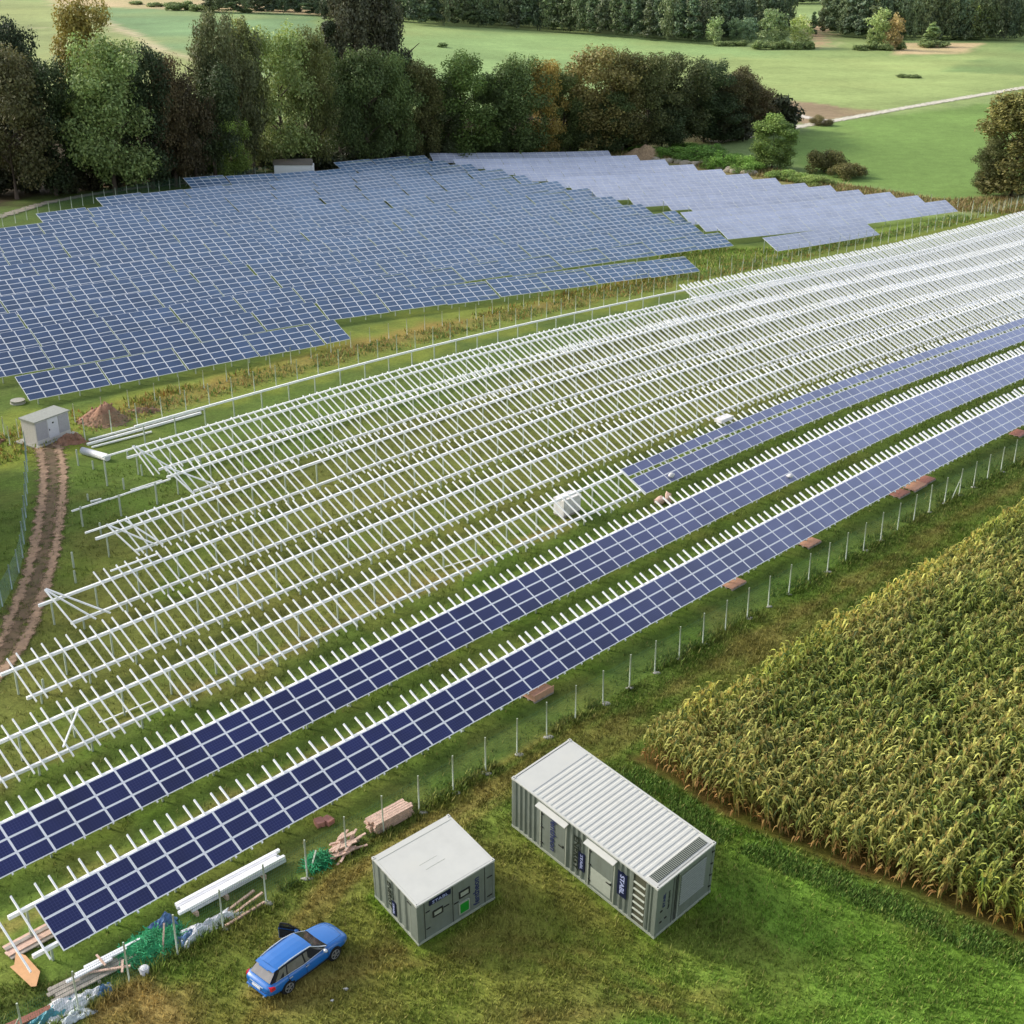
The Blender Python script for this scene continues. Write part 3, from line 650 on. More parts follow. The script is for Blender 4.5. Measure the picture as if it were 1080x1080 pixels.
# the paler field behind: long rows stepping back along the bank
M_GLASS3 = glass_cells('pale_module_glass', (.05, .065, .13), (.1, .11, .17), rough=.25, spec=.8, sheen=(.52, .56, .69), lo=.02, hi=.45)  # painted sky reflection, strongest of the glasses
TOPS = [(997, 216), (967, 210.7), (938, 206.7), (905, 204), (875, 199), (848, 196.2), (817, 190.5), (788, 185.5), (760, 180.5), (730, 175.5), (700, 170.5), (670, 166), (640, 161.5)]
LEFT = [783, 735, 690, 640, 622, 595, 560, 530, 505, 478, 455, 455, 530]
def pale_row(pl, pr, label, name='pale_solar_row'):
    a, b = at(*pl, .8), at(*pr, .8); n = max(2, int((b-a).length/9)); mb = MB(); ln = (b-a).length
    dirr = Vector((b.x-a.x, b.y-a.y, 0)).normalized(); up = Vector((-dirr.y, dirr.x, 0)); uy = up*CT+Vector((0, 0, ST))
    L = []
    for i in range(n+1):
        q = a.lerp(b, i/n); L.append(Vector((q.x, q.y, T(q.x, q.y)+.8)))
    for p, q in zip(L, L[1:]):
        ex = (q-p).normalized(); w = (q-p).length; nc = max(1, round(w/1.65)); cw = (w-.1)/nc; ez = ex.cross(uy).normalized()
        for i in range(nc):
            for r in range(4):
                o = p+ex*(i*cw)+uy*(r*MH); c = [o, o+ex*(cw-.02), o+ex*(cw-.02)+uy*(MH-.02), o+uy*(MH-.02)]
                mb.hexa([x-ez*.04 for x in c]+c, 1); f = .045
                mb.face([o+ex*f+uy*f+ez*.004, o+ex*(cw-f)+uy*f+ez*.004, o+ex*(cw-f)+uy*(MH-f)+ez*.004, o+ex*f+uy*(MH-f)+ez*.004], 0, [(.02, .02), (1.5, .02), (1.5, .85), (.02, .85)])
        for s in (.6, 3.1):
            k = p+uy*s; mb.beam((k.x, k.y, T(k.x, k.y)-.2), (k.x, k.y, k.z-.06), .1, .1, (0, 1, 0), 2)
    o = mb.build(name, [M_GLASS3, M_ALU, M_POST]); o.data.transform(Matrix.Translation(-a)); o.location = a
    return tag(o, label, 'solar panels', 'rows of the pale field behind')
pale_row((820, 265), (928.5, 247.5), 'short separate row of pale solar panels in front of the pale field', 'pale_solar_row')
for i, (tx, ty) in enumerate(TOPS):
    pr = (tx+14-.5*i, ty+6.8-.3*i); sl = -.122+.0088*i; pr = (pr[0], pr[1]+min(4, i*.5)); xl = LEFT[i]
    for _ in range(20): xl = .5*xl+.5*((3 if i in (3, 4) else -15)+float(np.interp(pr[1]+sl*(xl-pr[0]), [164, 171, 177, 183, 190, 196, 203, 214, 221, 228, 242, 251], [525, 470, 491, 522, 553, 589, 614, 655, 701, 732, 751, 783])))
    pl = (xl, pr[1]+sl*(xl-pr[0]))
    lab = 'front row of the pale field, longest to the right' if i == 0 else 'hindmost row of the pale field, along the back fence' if i == 12 else 'inner row of pale solar panels in the stepped field under the weedy bank'
    pale_row(pl, pr, lab)

# ================================================================== fences
M_MESH = None
def mesh_material(name, hexc, a):
    m, nt, b = new_mat(name); b.inputs['Base Color'].default_value = (*lin(hexc), 1); b.inputs['Roughness'].default_value = .6
    uv = N(nt, 'ShaderNodeUVMap'); sx = N(nt, 'ShaderNodeSeparateXYZ'); nt.links.new(uv.outputs[0], sx.inputs[0]); L = []
    for k, pitch, w in ((0, .1, .1*a), (1, .2, .06*a)):
        d = N(nt, 'ShaderNodeMath', operation='DIVIDE'); d.inputs[1].default_value = pitch; nt.links.new(sx.outputs[k], d.inputs[0])
        f = N(nt, 'ShaderNodeMath', operation='FRACT'); nt.links.new(d.outputs[0], f.inputs[0])
        g = N(nt, 'ShaderNodeMath', operation='LESS_THAN'); g.inputs[1].default_value = w; nt.links.new(f.outputs[0], g.inputs[0]); L.append(g)
    mx = N(nt, 'ShaderNodeMath', operation='MAXIMUM'); nt.links.new(L[0].outputs[0], mx.inputs[0]); nt.links.new(L[1].outputs[0], mx.inputs[1])
    nt.links.new(mx.outputs[0], b.inputs['Alpha']); return m
M_WIRE = mesh_material('green_wire_mesh', '#5c8a68', .9)
M_WIREB = mesh_material('bluish_wire_mesh', '#7fa3a3', 1.6)
def fence(name, label, pts, spacing, h, m_post=None, m_wire=None, foot=0, w=.07, brace=(), height_var=.04, group=None):
    """posts at even spacing along a line, wire mesh hung between them"""
    m_post = m_post or M_FPOST; P = [Vector((p[0], p[1], 0)) for p in pts]
    root = thing(name, label, 'fence', (P[0].x, P[0].y, T(P[0].x, P[0].y)), group); Q = []; carry = 0.0
    for a, b in zip(P, P[1:]):
        L = (b-a).length; s = carry
        while s < L: Q.append(a.lerp(b, s/L)); s += spacing
        carry = s-L
    r = random.Random(len(Q)); rest = MB()
    for i, q in enumerate(Q):
        z = T(q.x, q.y); hh = h+r.uniform(-height_var, height_var); mb = MB() if i < 98 else rest
        mb.tube([(q.x, q.y, z-.2), (q.x+r.uniform(-.03, .03), q.y+r.uniform(-.03, .03), z+hh)], w*.62, 6)
        if i in brace:
            mb.tube([(q.x-EX*1.3, q.y-EY*1.3, z), (q.x, q.y, z+hh*.7)], w*.5, 5)
        if i < 98: po = mb.build('fence_post', m_post, root, True)
        if foot and r.random() < foot and i < 98:
            fb = MB(); fb.blob((q.x+r.uniform(0, .2), q.y-r.uniform(0, .1), z+.03), (r.uniform(.2, .34), r.uniform(.14, .2), .07), sub=2, jit=.2, seed=i)
            fb.build('concrete_footing', M_CONC, po, True)
    if rest.f: tag(rest.build('far_post_line', m_post, root, True), kind='stuff')
    if m_wire:
        mb = MB(); d = 0
        for a, b in zip(Q, Q[1:]):
            l = (b-a).length; za, zb = T(a.x, a.y), T(b.x, b.y)
            mb.face([(a.x, a.y, za+.06), (b.x, b.y, zb+.06), (b.x, b.y, zb+h*.93), (a.x, a.y, za+h*.93)], 0, [(d, 0), (d+l, 0), (d+l, h), (d, h)]); d += l
        mb.build('wire_mesh', m_wire, root, True)
    return root
fence('mesh_fence', 'green wire mesh fence on pale posts between the panel rows and the corn', wen([(13.13, 44.4), (134, 44.2)]), 2.492, 2.36, foot=.75, m_wire=M_WIRE, brace=(1, 34))
fence('mesh_fence', 'inner fence of tall pale posts along the long white beam of the hindmost rack', wp([(90, 464.5), (155, 446), (227, 425), (300, 404.4), (376, 384.5), (424, 372.6), (500, 354), (580, 336), (650, 321), (740, 300), (838, 279), (960, 250), (1080, 216), (1130, 203)]), 2.75, 2.2, m_wire=M_WIRE, w=.08)
fence('mesh_fence', 'outer fence of thin posts along the foot of the finished left field', wp([(20, 462), (100, 440), (200, 414), (296, 387), (337, 375.5), (450, 348), (560, 324), (650, 306), (735, 288), (790, 279), (900, 258), (960, 241), (1000, 231), (1085, 215)]), 2.9, 1.9, w=.06)
fence('mesh_fence', 'fence below the dark trees along the gravel path at the back of the left field', wp([(-40, 250), (11, 237), (57, 224.5), (102, 214), (160, 203), (195, 197), (240, 191), (300, 183), (345, 178), (400, 171), (443, 167.5), (520, 163), (593, 159.5), (640, 157.5)]), 2.9, 2.0, w=.08, m_wire=M_WIRE, brace=(20, 36))
fence('mesh_fence', 'bluish wire fence running down from the small shed beside the dirt track', wp([(28, 476), (29.5, 500), (29, 525), (27, 560), (24, 592), (18, 612), (2, 641), (-30, 680)]), 2.6, 1.9, m_wire=M_WIREB, w=.07, m_post=mat('blue_grey_post', '#9db0b0'))
fence('mesh_fence', 'short fence on the bank behind the right tip of the pale field', wp([(968, 214), (1000, 220), (1035, 224.5), (1060, 224), (1100, 220)]), 3.0, 2.2, w=.09)
fence('mesh_fence', 'fence stub left of the small shed', wp([(-30, 478), (4, 459), (11, 470), (26, 476)]), 2.6, 1.9, w=.07, m_wire=M_WIRE)

# ================================================================== containers
M_CGREY = mat('container_grey_paint', '#767d73', rough=.5, var=.1, scale=1.5, dirt='#565847', dirt_amt=.4, dirt_scale=1.1, streak=True)
M_CROOF = mat('container_white_roof', '#c5c5bd', rough=.55, var=.05, scale=1.2, dirt='#c2bfb2', dirt_amt=.4, dirt_scale=.6)
M_CTRIM = mat('container_light_trim', '#a2a797', rough=.5, var=.08)
M_DARK = mat('dark_gap', '#23261f', rough=.7, var=.2)
M_NAVY = mat('navy_plate', '#121a3c', rough=.4, var=.1)
M_NAVYT = mat('navy_lettering', '#26305e', rough=.5, var=.05)
M_BLACKT = mat('black_lettering', '#232b22', rough=.5, var=.05)
M_PALET = mat('pale_lettering', '#aab2d6', rough=.5, var=.05)
M_GREENP = mat('green_panel', '#1d8a2c', rough=.4, var=.1)
M_LOUV = mat('louver_blade', '#83897e', rough=.5, var=.08)

def text_obj(name, body, mats, parent, M, width=None, height=None, depth=.006, bold=.0, label=None):
    """lettering as a mesh in the x-y plane of M, fitted to width x height, origin at its lower left"""
    cu = bpy.data.curves.new(name, 'FONT'); cu.body = body; cu.extrude = depth; cu.offset = bold; cu.resolution_u = 3
    t = bpy.data.objects.new(name, cu); COL.objects.link(t); bpy.context.view_layer.update()
    me = bpy.data.meshes.new_from_object(t.evaluated_get(bpy.context.evaluated_depsgraph_get())); bpy.data.objects.remove(t); bpy.data.curves.remove(cu)
    co = np.array([v.co for v in me.vertices]); lo, hi = co.min(0), co.max(0); sx = width/(hi[0]-lo[0]) if width else 1; sy = height/(hi[1]-lo[1]) if height else sx
    for v in me.vertices: v.co = ((v.co.x-lo[0])*sx, (v.co.y-lo[1])*sy, v.co.z)
    me.materials.clear(); me.materials.append(mats); me.name = name
    return inst(name, me, parent, M)

def corrugated(name, L, H, depth, pitch, n, m, parent, M, z0=0., flat_ends=.25, broad=False):
    """a trapezoid-profiled sheet standing in the x-z plane, ribs along z, outside towards -y"""
    mb = MB(); xs = [(0, 0)]; x = flat_ends; q = (L-2*flat_ends)/n
    for i in range(n):
        a = x+i*q; xs += [(a+.02*q, 0), (a+.22*q, depth), (a+.52*q, depth), (a+.72*q, 0)]
    xs.append((L, 0))
    for (a, da), (b, db) in zip(xs, xs[1:]): mb.face([(a, da, z0), (b, db, z0), (b, db, H), (a, da, H)])
    o = mb.build(name, m, parent); o.matrix_local = M; return o

def container_base(c, name, label):
    t = thing(name, label, 'container', (c['x'], c['y'], T(c['x']+.3, c['y']+.3)+.03), 'containers on the mown grass')
    t.rotation_mode = 'XYZ'; t.matrix_world = Matrix.Translation(t.location) @ Matrix.Rotation(TILT, 4, 'X') @ Matrix.Rotation(c['yaw'], 4, 'Z')
    return t
RX = lambda p: Matrix.Translation(p) @ Matrix(((1, 0, 0, 0), (0, 0, -1, 0), (0, 1, 0, 0), (0, 0, 0, 1)))                 # plane x-z, facing -y (the i face)
def FI(x, z, off=.012): return RX((x, -off, z))
def FJ(y, z, off=.012): return Matrix.Translation((-off, y, z)) @ Matrix(((0, 0, -1, 0), (-1, 0, 0, 0), (0, 1, 0, 0), (0, 0, 0, 1)))   # the j face: text x runs towards -y
ROTZ = lambda a: Matrix.Rotation(a, 4, 'Z')

def frame_parts(t, l, w, h, post=.13):
    mb = MB(); mb.box(.02, l-.02, .02, w-.02, .02, .12); mb.build('floor_frame', M_CTRIM, t)
    for x in (0, l-post):
        for y in (0, w-post):
            m = MB(); m.box(x, x+post, y, y+post, .16, h-.12); o = m.build('corner_post', M_CGREY, t)
            for z in (0, h-.12):
                k = MB(); k.box(x-.012, x+post+.012, y-.012, y+post+.012, z, z+.13)
                if z: k.box(x+.04, x+post-.04, y+.045, y+post-.045, z+.128, z+.136, 1)
                k.build('corner_casting', [M_CROOF if z else M_CTRIM, M_DARK], o)
    for a, b, c_, d in ((post, l-post, 0, .09), (post, l-post, w-.09, w)):
        m = MB(); m.box(a, b, c_-.006, d+.006, .01, .15); m.build('bottom_rail', M_CTRIM, t); m = MB(); m.box(a, b, c_-.004, d+.004, h-.1, h-.015); m.build('top_rail', M_CROOF, t)
    for a, b in ((0, .09), (l-.09, l)):
        m = MB(); m.box(a-.006, b+.006, post, w-post, .01, .15); m.build('bottom_rail', M_CTRIM, t); m = MB(); m.box(a-.004, b+.004, post, w-post, h-.1, h-.015); m.build('top_rail', M_CROOF, t)

# ---- the small one
c = SMALL; l, w, h = c['l'], c['w'], c['h']
t = container_base(c, 'battery_container', 'small grey container with a smooth white roof and a green panel on its side')
frame_parts(t, l, w, h)
m = MB(); m.box(.1, l-.1, .1, w-.1, h-.06, h-.008)
m.box(.12, l-.12, w-.34, w-.325, h-.008, h+.004, 1); m.box(1.6, 2.7, 1.5, 1.52, h-.008, h-.003, 1); m.box(1.5, 2.5, 1.9, 1.915, h-.008, h-.003, 1)
m.build('roof', [M_CROOF, M_CTRIM], t)
m = MB(); m.box(.13, l-.13, .03, .05, .15, h-.1); m.build('front_wall', M_CGREY, t)
corrugated('side_wall', w-.26, h-.1, .05, 0, 5, M_CGREY, t, Matrix.Translation((.012, w-.13, 0)) @ ROTZ(-PI/2), .15, .32)
m = MB(); m.box(.13, l-.13, w-.05, w-.02, .15, h-.1); m.build('back_wall', M_CGREY, t); m = MB(); m.box(l-.05, l-.02, .13, w-.13, .15, h-.1); m.build('end_wall', M_CGREY, t)
for x in (.42, 2.02, 3.9):
    m = MB(); m.box(x, x+.025, .012, .045, .16, h-.12); m.build('door_seam', M_DARK, t)
def window(x, z, ww, hh):
    m = MB(); 
    for a, b, e, f in ((x, x+ww, z, z+.07), (x, x+ww, z+hh-.07, z+hh), (x, x+.07, z+.07, z+hh-.07), (x+ww-.07, x+ww, z+.07, z+hh-.07)): m.box(a, b, -.02, .03, e, f)
    o = m.build('window', M_DARK, t); m = MB(); m.box(x+.07, x+ww-.07, .005, .028, z+.07, z+hh-.07); m.build('pane', M_CTRIM, o)
window(.88, 1.32, .58, .42); window(2.4, 1.5, .62, .45)
m = MB(); m.box(2.36, 2.98, -.03, .03, .42, 1.18); m.box(2.42, 2.92, -.034, -.03, .48, 1.12, 1); p = m.build('control_panel', [M_CTRIM, M_GREENP], t)
m = MB(); m.box(.7, 1.92, -.02, .03, h-.48, h-.2); p = m.build('name_plate', M_NAVY, t)
text_obj('lettering', 'STABL', M_PALET, p, FI(.86, h-.43, .028), .9, .18)
text_obj('lettering', 'fentheon', M_NAVYT, t, FI(3.58, .38, -.02) @ ROTZ(PI/2), 1.85, .36, bold=.012)
for x, z, ww in ((.5, 1.9, .22), (.5, .75, .22), (1.52, 1.55, .3), (2.1, 1.32, .26), (4.05, 1.75, .3), (4.05, .45, .28)):
    m = MB(); m.box(x, x+ww, .0, .03, z, z+.05); m.build('latch', M_DARK, t)
text_obj('lettering', 'ENERGY', M_BLACKT, t, FJ(2.42, h-.4, .01) @ ROTZ(-PI/2), 1.75, .3, bold=.02)
text_obj('lettering', 'STORAGE', M_BLACKT, t, FJ(2.02, h-.55, .01) @ ROTZ(-PI/2), .85, .09)
m = MB(); m.box(-.014, .03, 1.84, 2.14, .3, 1.2); p = m.build('name_plate', M_NAVY, t)
text_obj('lettering', 'STABL', M_PALET, p, FJ(2.05, 1.12, .018) @ ROTZ(-PI/2), .75, .14)
m = MB(); m.box(-.02, .02, .45, .75, h-.36, h-.31); m.build('latch', M_DARK, t)

# ---- the long one
c = BIG; l, w, h = c['l'], c['w'], c['h']
t = container_base(c, 'technology_container', 'long grey container with a ribbed white roof, two hooded doors and louvres')
frame_parts(t, l, w, h, .15)
mb = MB(); n = 24; y0, y1 = .85, w-1.25; q = (y1-y0)/n                                   # roof ribs run across
prof = [(.15, 0)]
for i in range(n): a = y0+i*q; prof += [(a, 0), (a+.16*q, -.028), (a+.42*q, -.028), (a+.58*q, 0)]
prof.append((w-.15, 0))
for (a, za), (b, zb) in zip(prof, prof[1:]): mb.face([(.1, a, h-.02+za), (l-.1, a, h-.02+za), (l-.1, b, h-.02+zb), (.1, b, h-.02+zb)])
mb.box(.08, l-.08, .1, w-.1, h-.16, h-.06); mb.build('roof', M_CROOF, t)
m = MB(); m.box(.28, l-.3, .28, .78, h-.02, h+.004, 1); gr = m.build('roof_grille', [M_CTRIM, M_DARK], t)
for i in range(34):
    x = .3+i*(l-.64)/33; m = MB() if i == 0 else m; m.box(x, x+.045, .28, .78, h+.003, h+.018)
m.build('grille_bar', M_LOUV, gr)
def sidewall(y0, y1, nr, fe=.05): corrugated('side_wall', y1-y0, h-.1, .06, 0, nr, M_CGREY, t, Matrix.Translation((.012, y1, 0)) @ ROTZ(-PI/2), .15, fe)
D1, D2 = (w*.60, w*.79), (w*.27, w*.45)
sidewall(D1[1], w-.15, 5, .1); sidewall(D2[1], D1[0], 4); sidewall(1.55, D2[0], 3); sidewall(.15, .62, 2)
for k, (a, b) in enumerate((D1, D2)):
    m = MB(); m.box(.03, .07, a, b, .15, h-.12); d = m.build('door', M_CGREY, t)
    for y in (a, b-.07): m = MB(); m.box(-.01, .03, y, y+.07, .16, h-.4); m.build('door_frame', M_CTRIM, d)
    for y in (a+.09, b-.12): m = MB(); m.box(.022, .03, y, y+.03, .2, h-.45); m.build('seam', M_DARK, d)
    m = MB(); m.box(-.03, .03, a+.2, a+.26, 1.3, 1.42); m.box(-.05, -.03, a+.2, a+.5, 1.32, 1.38); m.build('handle', M_DARK, d)
    for z in (.5, 1.6, 2.5): m = MB(); m.box(-.02, .03, b-.2, b-.08, z, z+.07); m.build('hinge', M_DARK, d)
    m = MB(); H0 = h-.2
    m.hexa([(-.27, a-.1, H0-.16), (.02, a-.1, H0-.11), (.02, b+.1, H0-.11), (-.27, b+.1, H0-.16), (-.27, a-.1, H0-.11), (.02, a-.1, H0-.04), (.02, b+.1, H0-.04), (-.27, b+.1, H0-.11)])
    m.build('door_hood', M_CROOF, t)
    if k == 1:
        m = MB()
        for i in range(9): z = .35+i*.13; m.hexa([(-.0, a+.22, z), (.03, a+.22, z), (.03, b-.22, z), (-.0, b-.22, z), (.02, a+.22, z+.1), (.03, a+.22, z+.1), (.03, b-.22, z+.1), (.02, b-.22, z+.1)])
        m.build('vent', M_CTRIM, d)
text_obj('lettering', 'fentheon', M_NAVYT, t, FJ(D1[0]+1.12, h-.72, .0) @ ROTZ(-PI/2), 2.2, .42, bold=.012)
text_obj('lettering', 'ENERGY', M_BLACKT, t, FJ(D2[1]+.95, h-.62, .008) @ ROTZ(-PI/2), 2.3, .34, bold=.02)
text_obj('lettering', 'STORAGE', M_BLACKT, t, FJ(D2[1]+.55, h-.6, .008) @ ROTZ(-PI/2), .9, .1)
m = MB(); m.box(-.014, .03, D2[1]+.2, D2[1]+.62, .75, 1.95); p = m.build('name_plate', M_NAVY, t)
text_obj('lettering', 'STABL', M_PALET, p, FJ(D2[1]+.48, 1.85, .018) @ ROTZ(-PI/2), 1., .17)
m = MB(); m.box(-.014, .03, D2[0]-.78, D2[0]-.2, 1.15, 2.75); p = m.build('name_plate', M_NAVY, t)
text_obj('lettering', 'STABL', M_PALET, p, FJ(D2[0]-.36, 2.6, .018) @ ROTZ(-PI/2), 1.3, .28, bold=.02)
m = MB(); m.box(.045, .07, .62, 1.55, .15, h-.12, 1); m.box(.0, .045, .62, .7, .2, h-.2); m.box(.0, .045, 1.47, 1.55, .2, h-.2); lv = m.build('louvre_panel', [M_CGREY, mat('olive_gap', '#4c4c3a', rough=.8)], t)
for i in range(6):
    z = .5+i*.45; m = MB(); m.hexa([(-.02, .74, z), (.035, .74, z+.05), (.035, 1.45, z+.05), (-.02, 1.45, z), (-.02, .74, z+.02), (.035, .74, z+.08), (.035, 1.45, z+.08), (-.02, 1.45, z+.02)]); m.build('louvre_blade', M_CTRIM, lv)
# end face: plain door leaf on the left, louvred leaf on the right
m = MB(); m.box(.15, 1.18, .03, .06, .15, h-.12); d1 = m.build('end_door', M_CGREY, t)
m = MB(); m.box(1.5, l-.15, .03, .06, .15, h-.12); m.box(1.7, 3.52, .026, .031, .9, 3.05, 1); d2 = m.build('end_door', [M_CGREY, mat('louvre_backing', '#5f655b', rough=.7)], t); m = MB(); m.box(1.2, 1.48, .045, .07, .15, h-.12); m.build('end_wall', M_CGREY, t)  # darker grey backing behind the louvre blades
for x in (1.18, 1.48): m = MB(); m.box(x, x+.025, .02, .06, .16, h-.12); m.build('door_seam', M_DARK, t)
for x in (1.33, 1.56): m = MB(); m.tube([(x, -.02, .25), (x, -.02, h-.2)], .022, 6); m.build('locking_bar', M_DARK if x < 1.4 else M_CTRIM, t)
for i in range(13):
    z = .95+i*.16; m = MB(); m.hexa([(1.72, -.025, z), (3.5, -.025, z), (3.5, .04, z+.03), (1.72, .04, z+.03), (1.72, -.025, z+.015), (3.5, -.025, z+.015), (3.5, .04, z+.06), (1.72, .04, z+.06)]); m.build('louvre_blade', M_LOUV, d2)
for z in (.5, 1.3, 2.1, 2.9): m = MB(); m.box(l-.2, l-.05, -.02, .03, z, z+.09); m.build('hinge', M_DARK, d2)
text_obj('lettering', 'STABL', M_NAVYT, d1, FI(.66, 1.75, -.02) @ ROTZ(PI/2), .95, .17, bold=.015)
text_obj('lettering', 'fentheon', M_BLACKT, d1, FI(.98, 1.4, -.02) @ ROTZ(PI/2), 1.2, .16)
for x, z in ((.35, 1.55), (.35, .8), (.7, .85)): m = MB(); m.box(x, x+.14, .0, .03, z, z+.08); m.build('latch', M_DARK, d1)
m = MB(); m.box(l-.06, l-.02, .15, w-.15, .15, h-.12); m.build('far_wall', M_CGREY, t); m = MB(); m.box(.15, l-.15, w-.06, w-.02, .15, h-.12); m.build('back_wall', M_CGREY, t)

# ================================================================== the blue estate car
M_BLUE = mat('blue_car_paint', '#0668b8', rough=.3, var=.04, spec=.7, coat=.8, scale=1.)
M_CGL = mat('car_glass', '#2b2e33', rough=.08, var=.1, spec=.9)
M_CGLR = mat('rear_glass', '#6d6a68', rough=.12, var=.2, spec=.9, scale=3.)
M_TYRE = mat('tyre_rubber', '#1b1b1c', rough=.85, var=.15); M_RIM = mat('alloy_rim', '#b9b9b6', rough=.3, metal=.6, var=.1)
M_CHROME = mat('bright_trim', '#cfd6dc', rough=.25, metal=.4, var=.05); M_TAIL = mat('red_tail_lamp', '#c01a30', rough=.25, var=.1, coat=.6)
M_INT = mat('dark_trim', '#17181a', rough=.8, var=.2); M_PLATE = mat('number_plate', '#dfe3e6', rough=.5, var=.05)
pa, pb = at(303.9, 1046.7), at(352.2, 1011.7); dv = (pb-pa); dv.z = 0; dv.normalize(); yawc = math.atan2(dv.y, dv.x)
mid = (pa+pb)/2; side = Vector((-dv.y, dv.x, 0)); oc = mid+side*.83; oc.z = T(oc.x, oc.y)
car = thing('estate_car', 'blue estate car on the worn grass with its front left door open', 'car', oc, rot=(0, 0, yawc))
ST_ = [  # x, half width, bottom, sill, shoulder z, top z at y=.75w, top z centre
    (-2.44, .62, .42, .50, .66, .70, .72), (-2.38, .80, .34, .46, .76, .86, .90), (-2.15, .89, .28, .42, .80, .93, .96), (-1.5, .92, .24, .38, .82, .95, .97), (-.6, .925, .22, .36, .82, .95, .96),
    (.3, .925, .22, .36, .81, .94, .95), (.95, .92, .24, .38, .79, .93, .97), (1.3, .91, .26, .4, .77, .90, .95), (1.8, .89, .27, .42, .72, .82, .87), (2.15, .83, .27, .42, .66, .74, .79), (2.38, .70, .3, .42, .58, .64, .68), (2.46, .52, .36, .44, .54, .57, .59)]
mb = MB(); R_ = []
for x, hw, zb, zs, zh, zt, zc in ST_:
    half = [(0, zb), (hw*.85, zb), (hw*.985, zs), (hw, (zs+zh)/2), (hw*.985, zh), (hw*.90, zt), (hw*.5, (zt+zc*2)/3), (0, zc)]
    R_.append([(x, -y, z) for y, z in half]+[(x, y, z) for y, z in half[-2:0:-1]])
n = len(R_[0])
for a, b in zip(R_, R_[1:]):
    for i in range(n): mb.face([a[i], b[i], b[(i+1) % n], a[(i+1) % n]], sm=True)
mb.face(R_[0], sm=True); mb.face(R_[-1][::-1], sm=True)
body = mb.build('body', M_BLUE, car); bm = bmesh.new(); bm.from_mesh(body.data); bmesh.ops.remove_doubles(bm, verts=bm.verts, dist=1e-4); bmesh.ops.recalc_face_normals(bm, faces=bm.faces); bm.to_mesh(body.data); bm.free()
sub = body.modifiers.new('round', 'SUBSURF'); sub.levels = 2; sub.render_levels = 2
BELT = [(-2.18, .70), (-1.6, .80), (-.4, .83), (.6, .82), (1.12, .72)]; zb = .93
ROOF = [(-1.72, .60), (-1.3, .64), (-.4, .67), (.05, .655), (.32, .60)]; zr = [1.38, 1.43, 1.455, 1.44, 1.40]
mb = MB()
for s in (-1, 1):
    for i in range(4):
        q = [(BELT[i][0], s*BELT[i][1], zb), (BELT[i+1][0], s*BELT[i+1][1], zb), (ROOF[i+1][0], s*ROOF[i+1][1], zr[i+1]), (ROOF[i][0], s*ROOF[i][1], zr[i])]
        mb.face(q if s < 0 else q[::-1])
mb.build('cabin_shell', M_INT, car)
g = MB(); g.face([(1.13, -.70, zb), (1.13, .70, zb), (.33, .59, 1.395), (.33, -.59, 1.395)]); g.build('windscreen', M_CGL, car)
g = MB(); g.face([(-2.2, .66, zb+.03), (-2.2, -.66, zb+.03), (-1.75, -.56, 1.36), (-1.75, .56, 1.36)]); g.build('rear_window', M_CGLR, car)
mb = MB()
for i in range(4):
    for k in range(4):
        y = lambda j, kk: ROOF[j][1]*(kk/2-1); zz = lambda j, kk: zr[j]+.045*(1-(kk/2-1)**2)
        mb.face([(ROOF[i][0], y(i, k), zz(i, k)), (ROOF[i+1][0], y(i+1, k), zz(i+1, k)), (ROOF[i+1][0], y(i+1, k+1), zz(i+1, k+1)), (ROOF[i][0], y(i, k+1), zz(i, k+1))], sm=True)
mb.face([(-1.93, -.60, 1.36), (-1.93, .60, 1.36), (-1.72, .60, 1.40), (-1.72, -.60, 1.40)]); mb.build('roof', M_BLUE, car)
def onside(x, f, s, off=.012):
    """point on the cabin side: f 0 at the belt, 1 at the roof"""
    def ip(L, x):
        for a, b in zip(L, L[1:]):
            if a[0] <= x <= b[0]: return a[1]+(b[1]-a[1])*(x-a[0])/(b[0]-a[0])
        return L[0][1] if x < L[0][0] else L[-1][1]
    yb = ip(BELT, x); yr = ip(ROOF, x); zt = ip([(r[0], z) for r, z in zip(ROOF, zr)], x)
    return (x, s*(yb+(yr-yb)*f+off), zb+(zt-zb)*f)
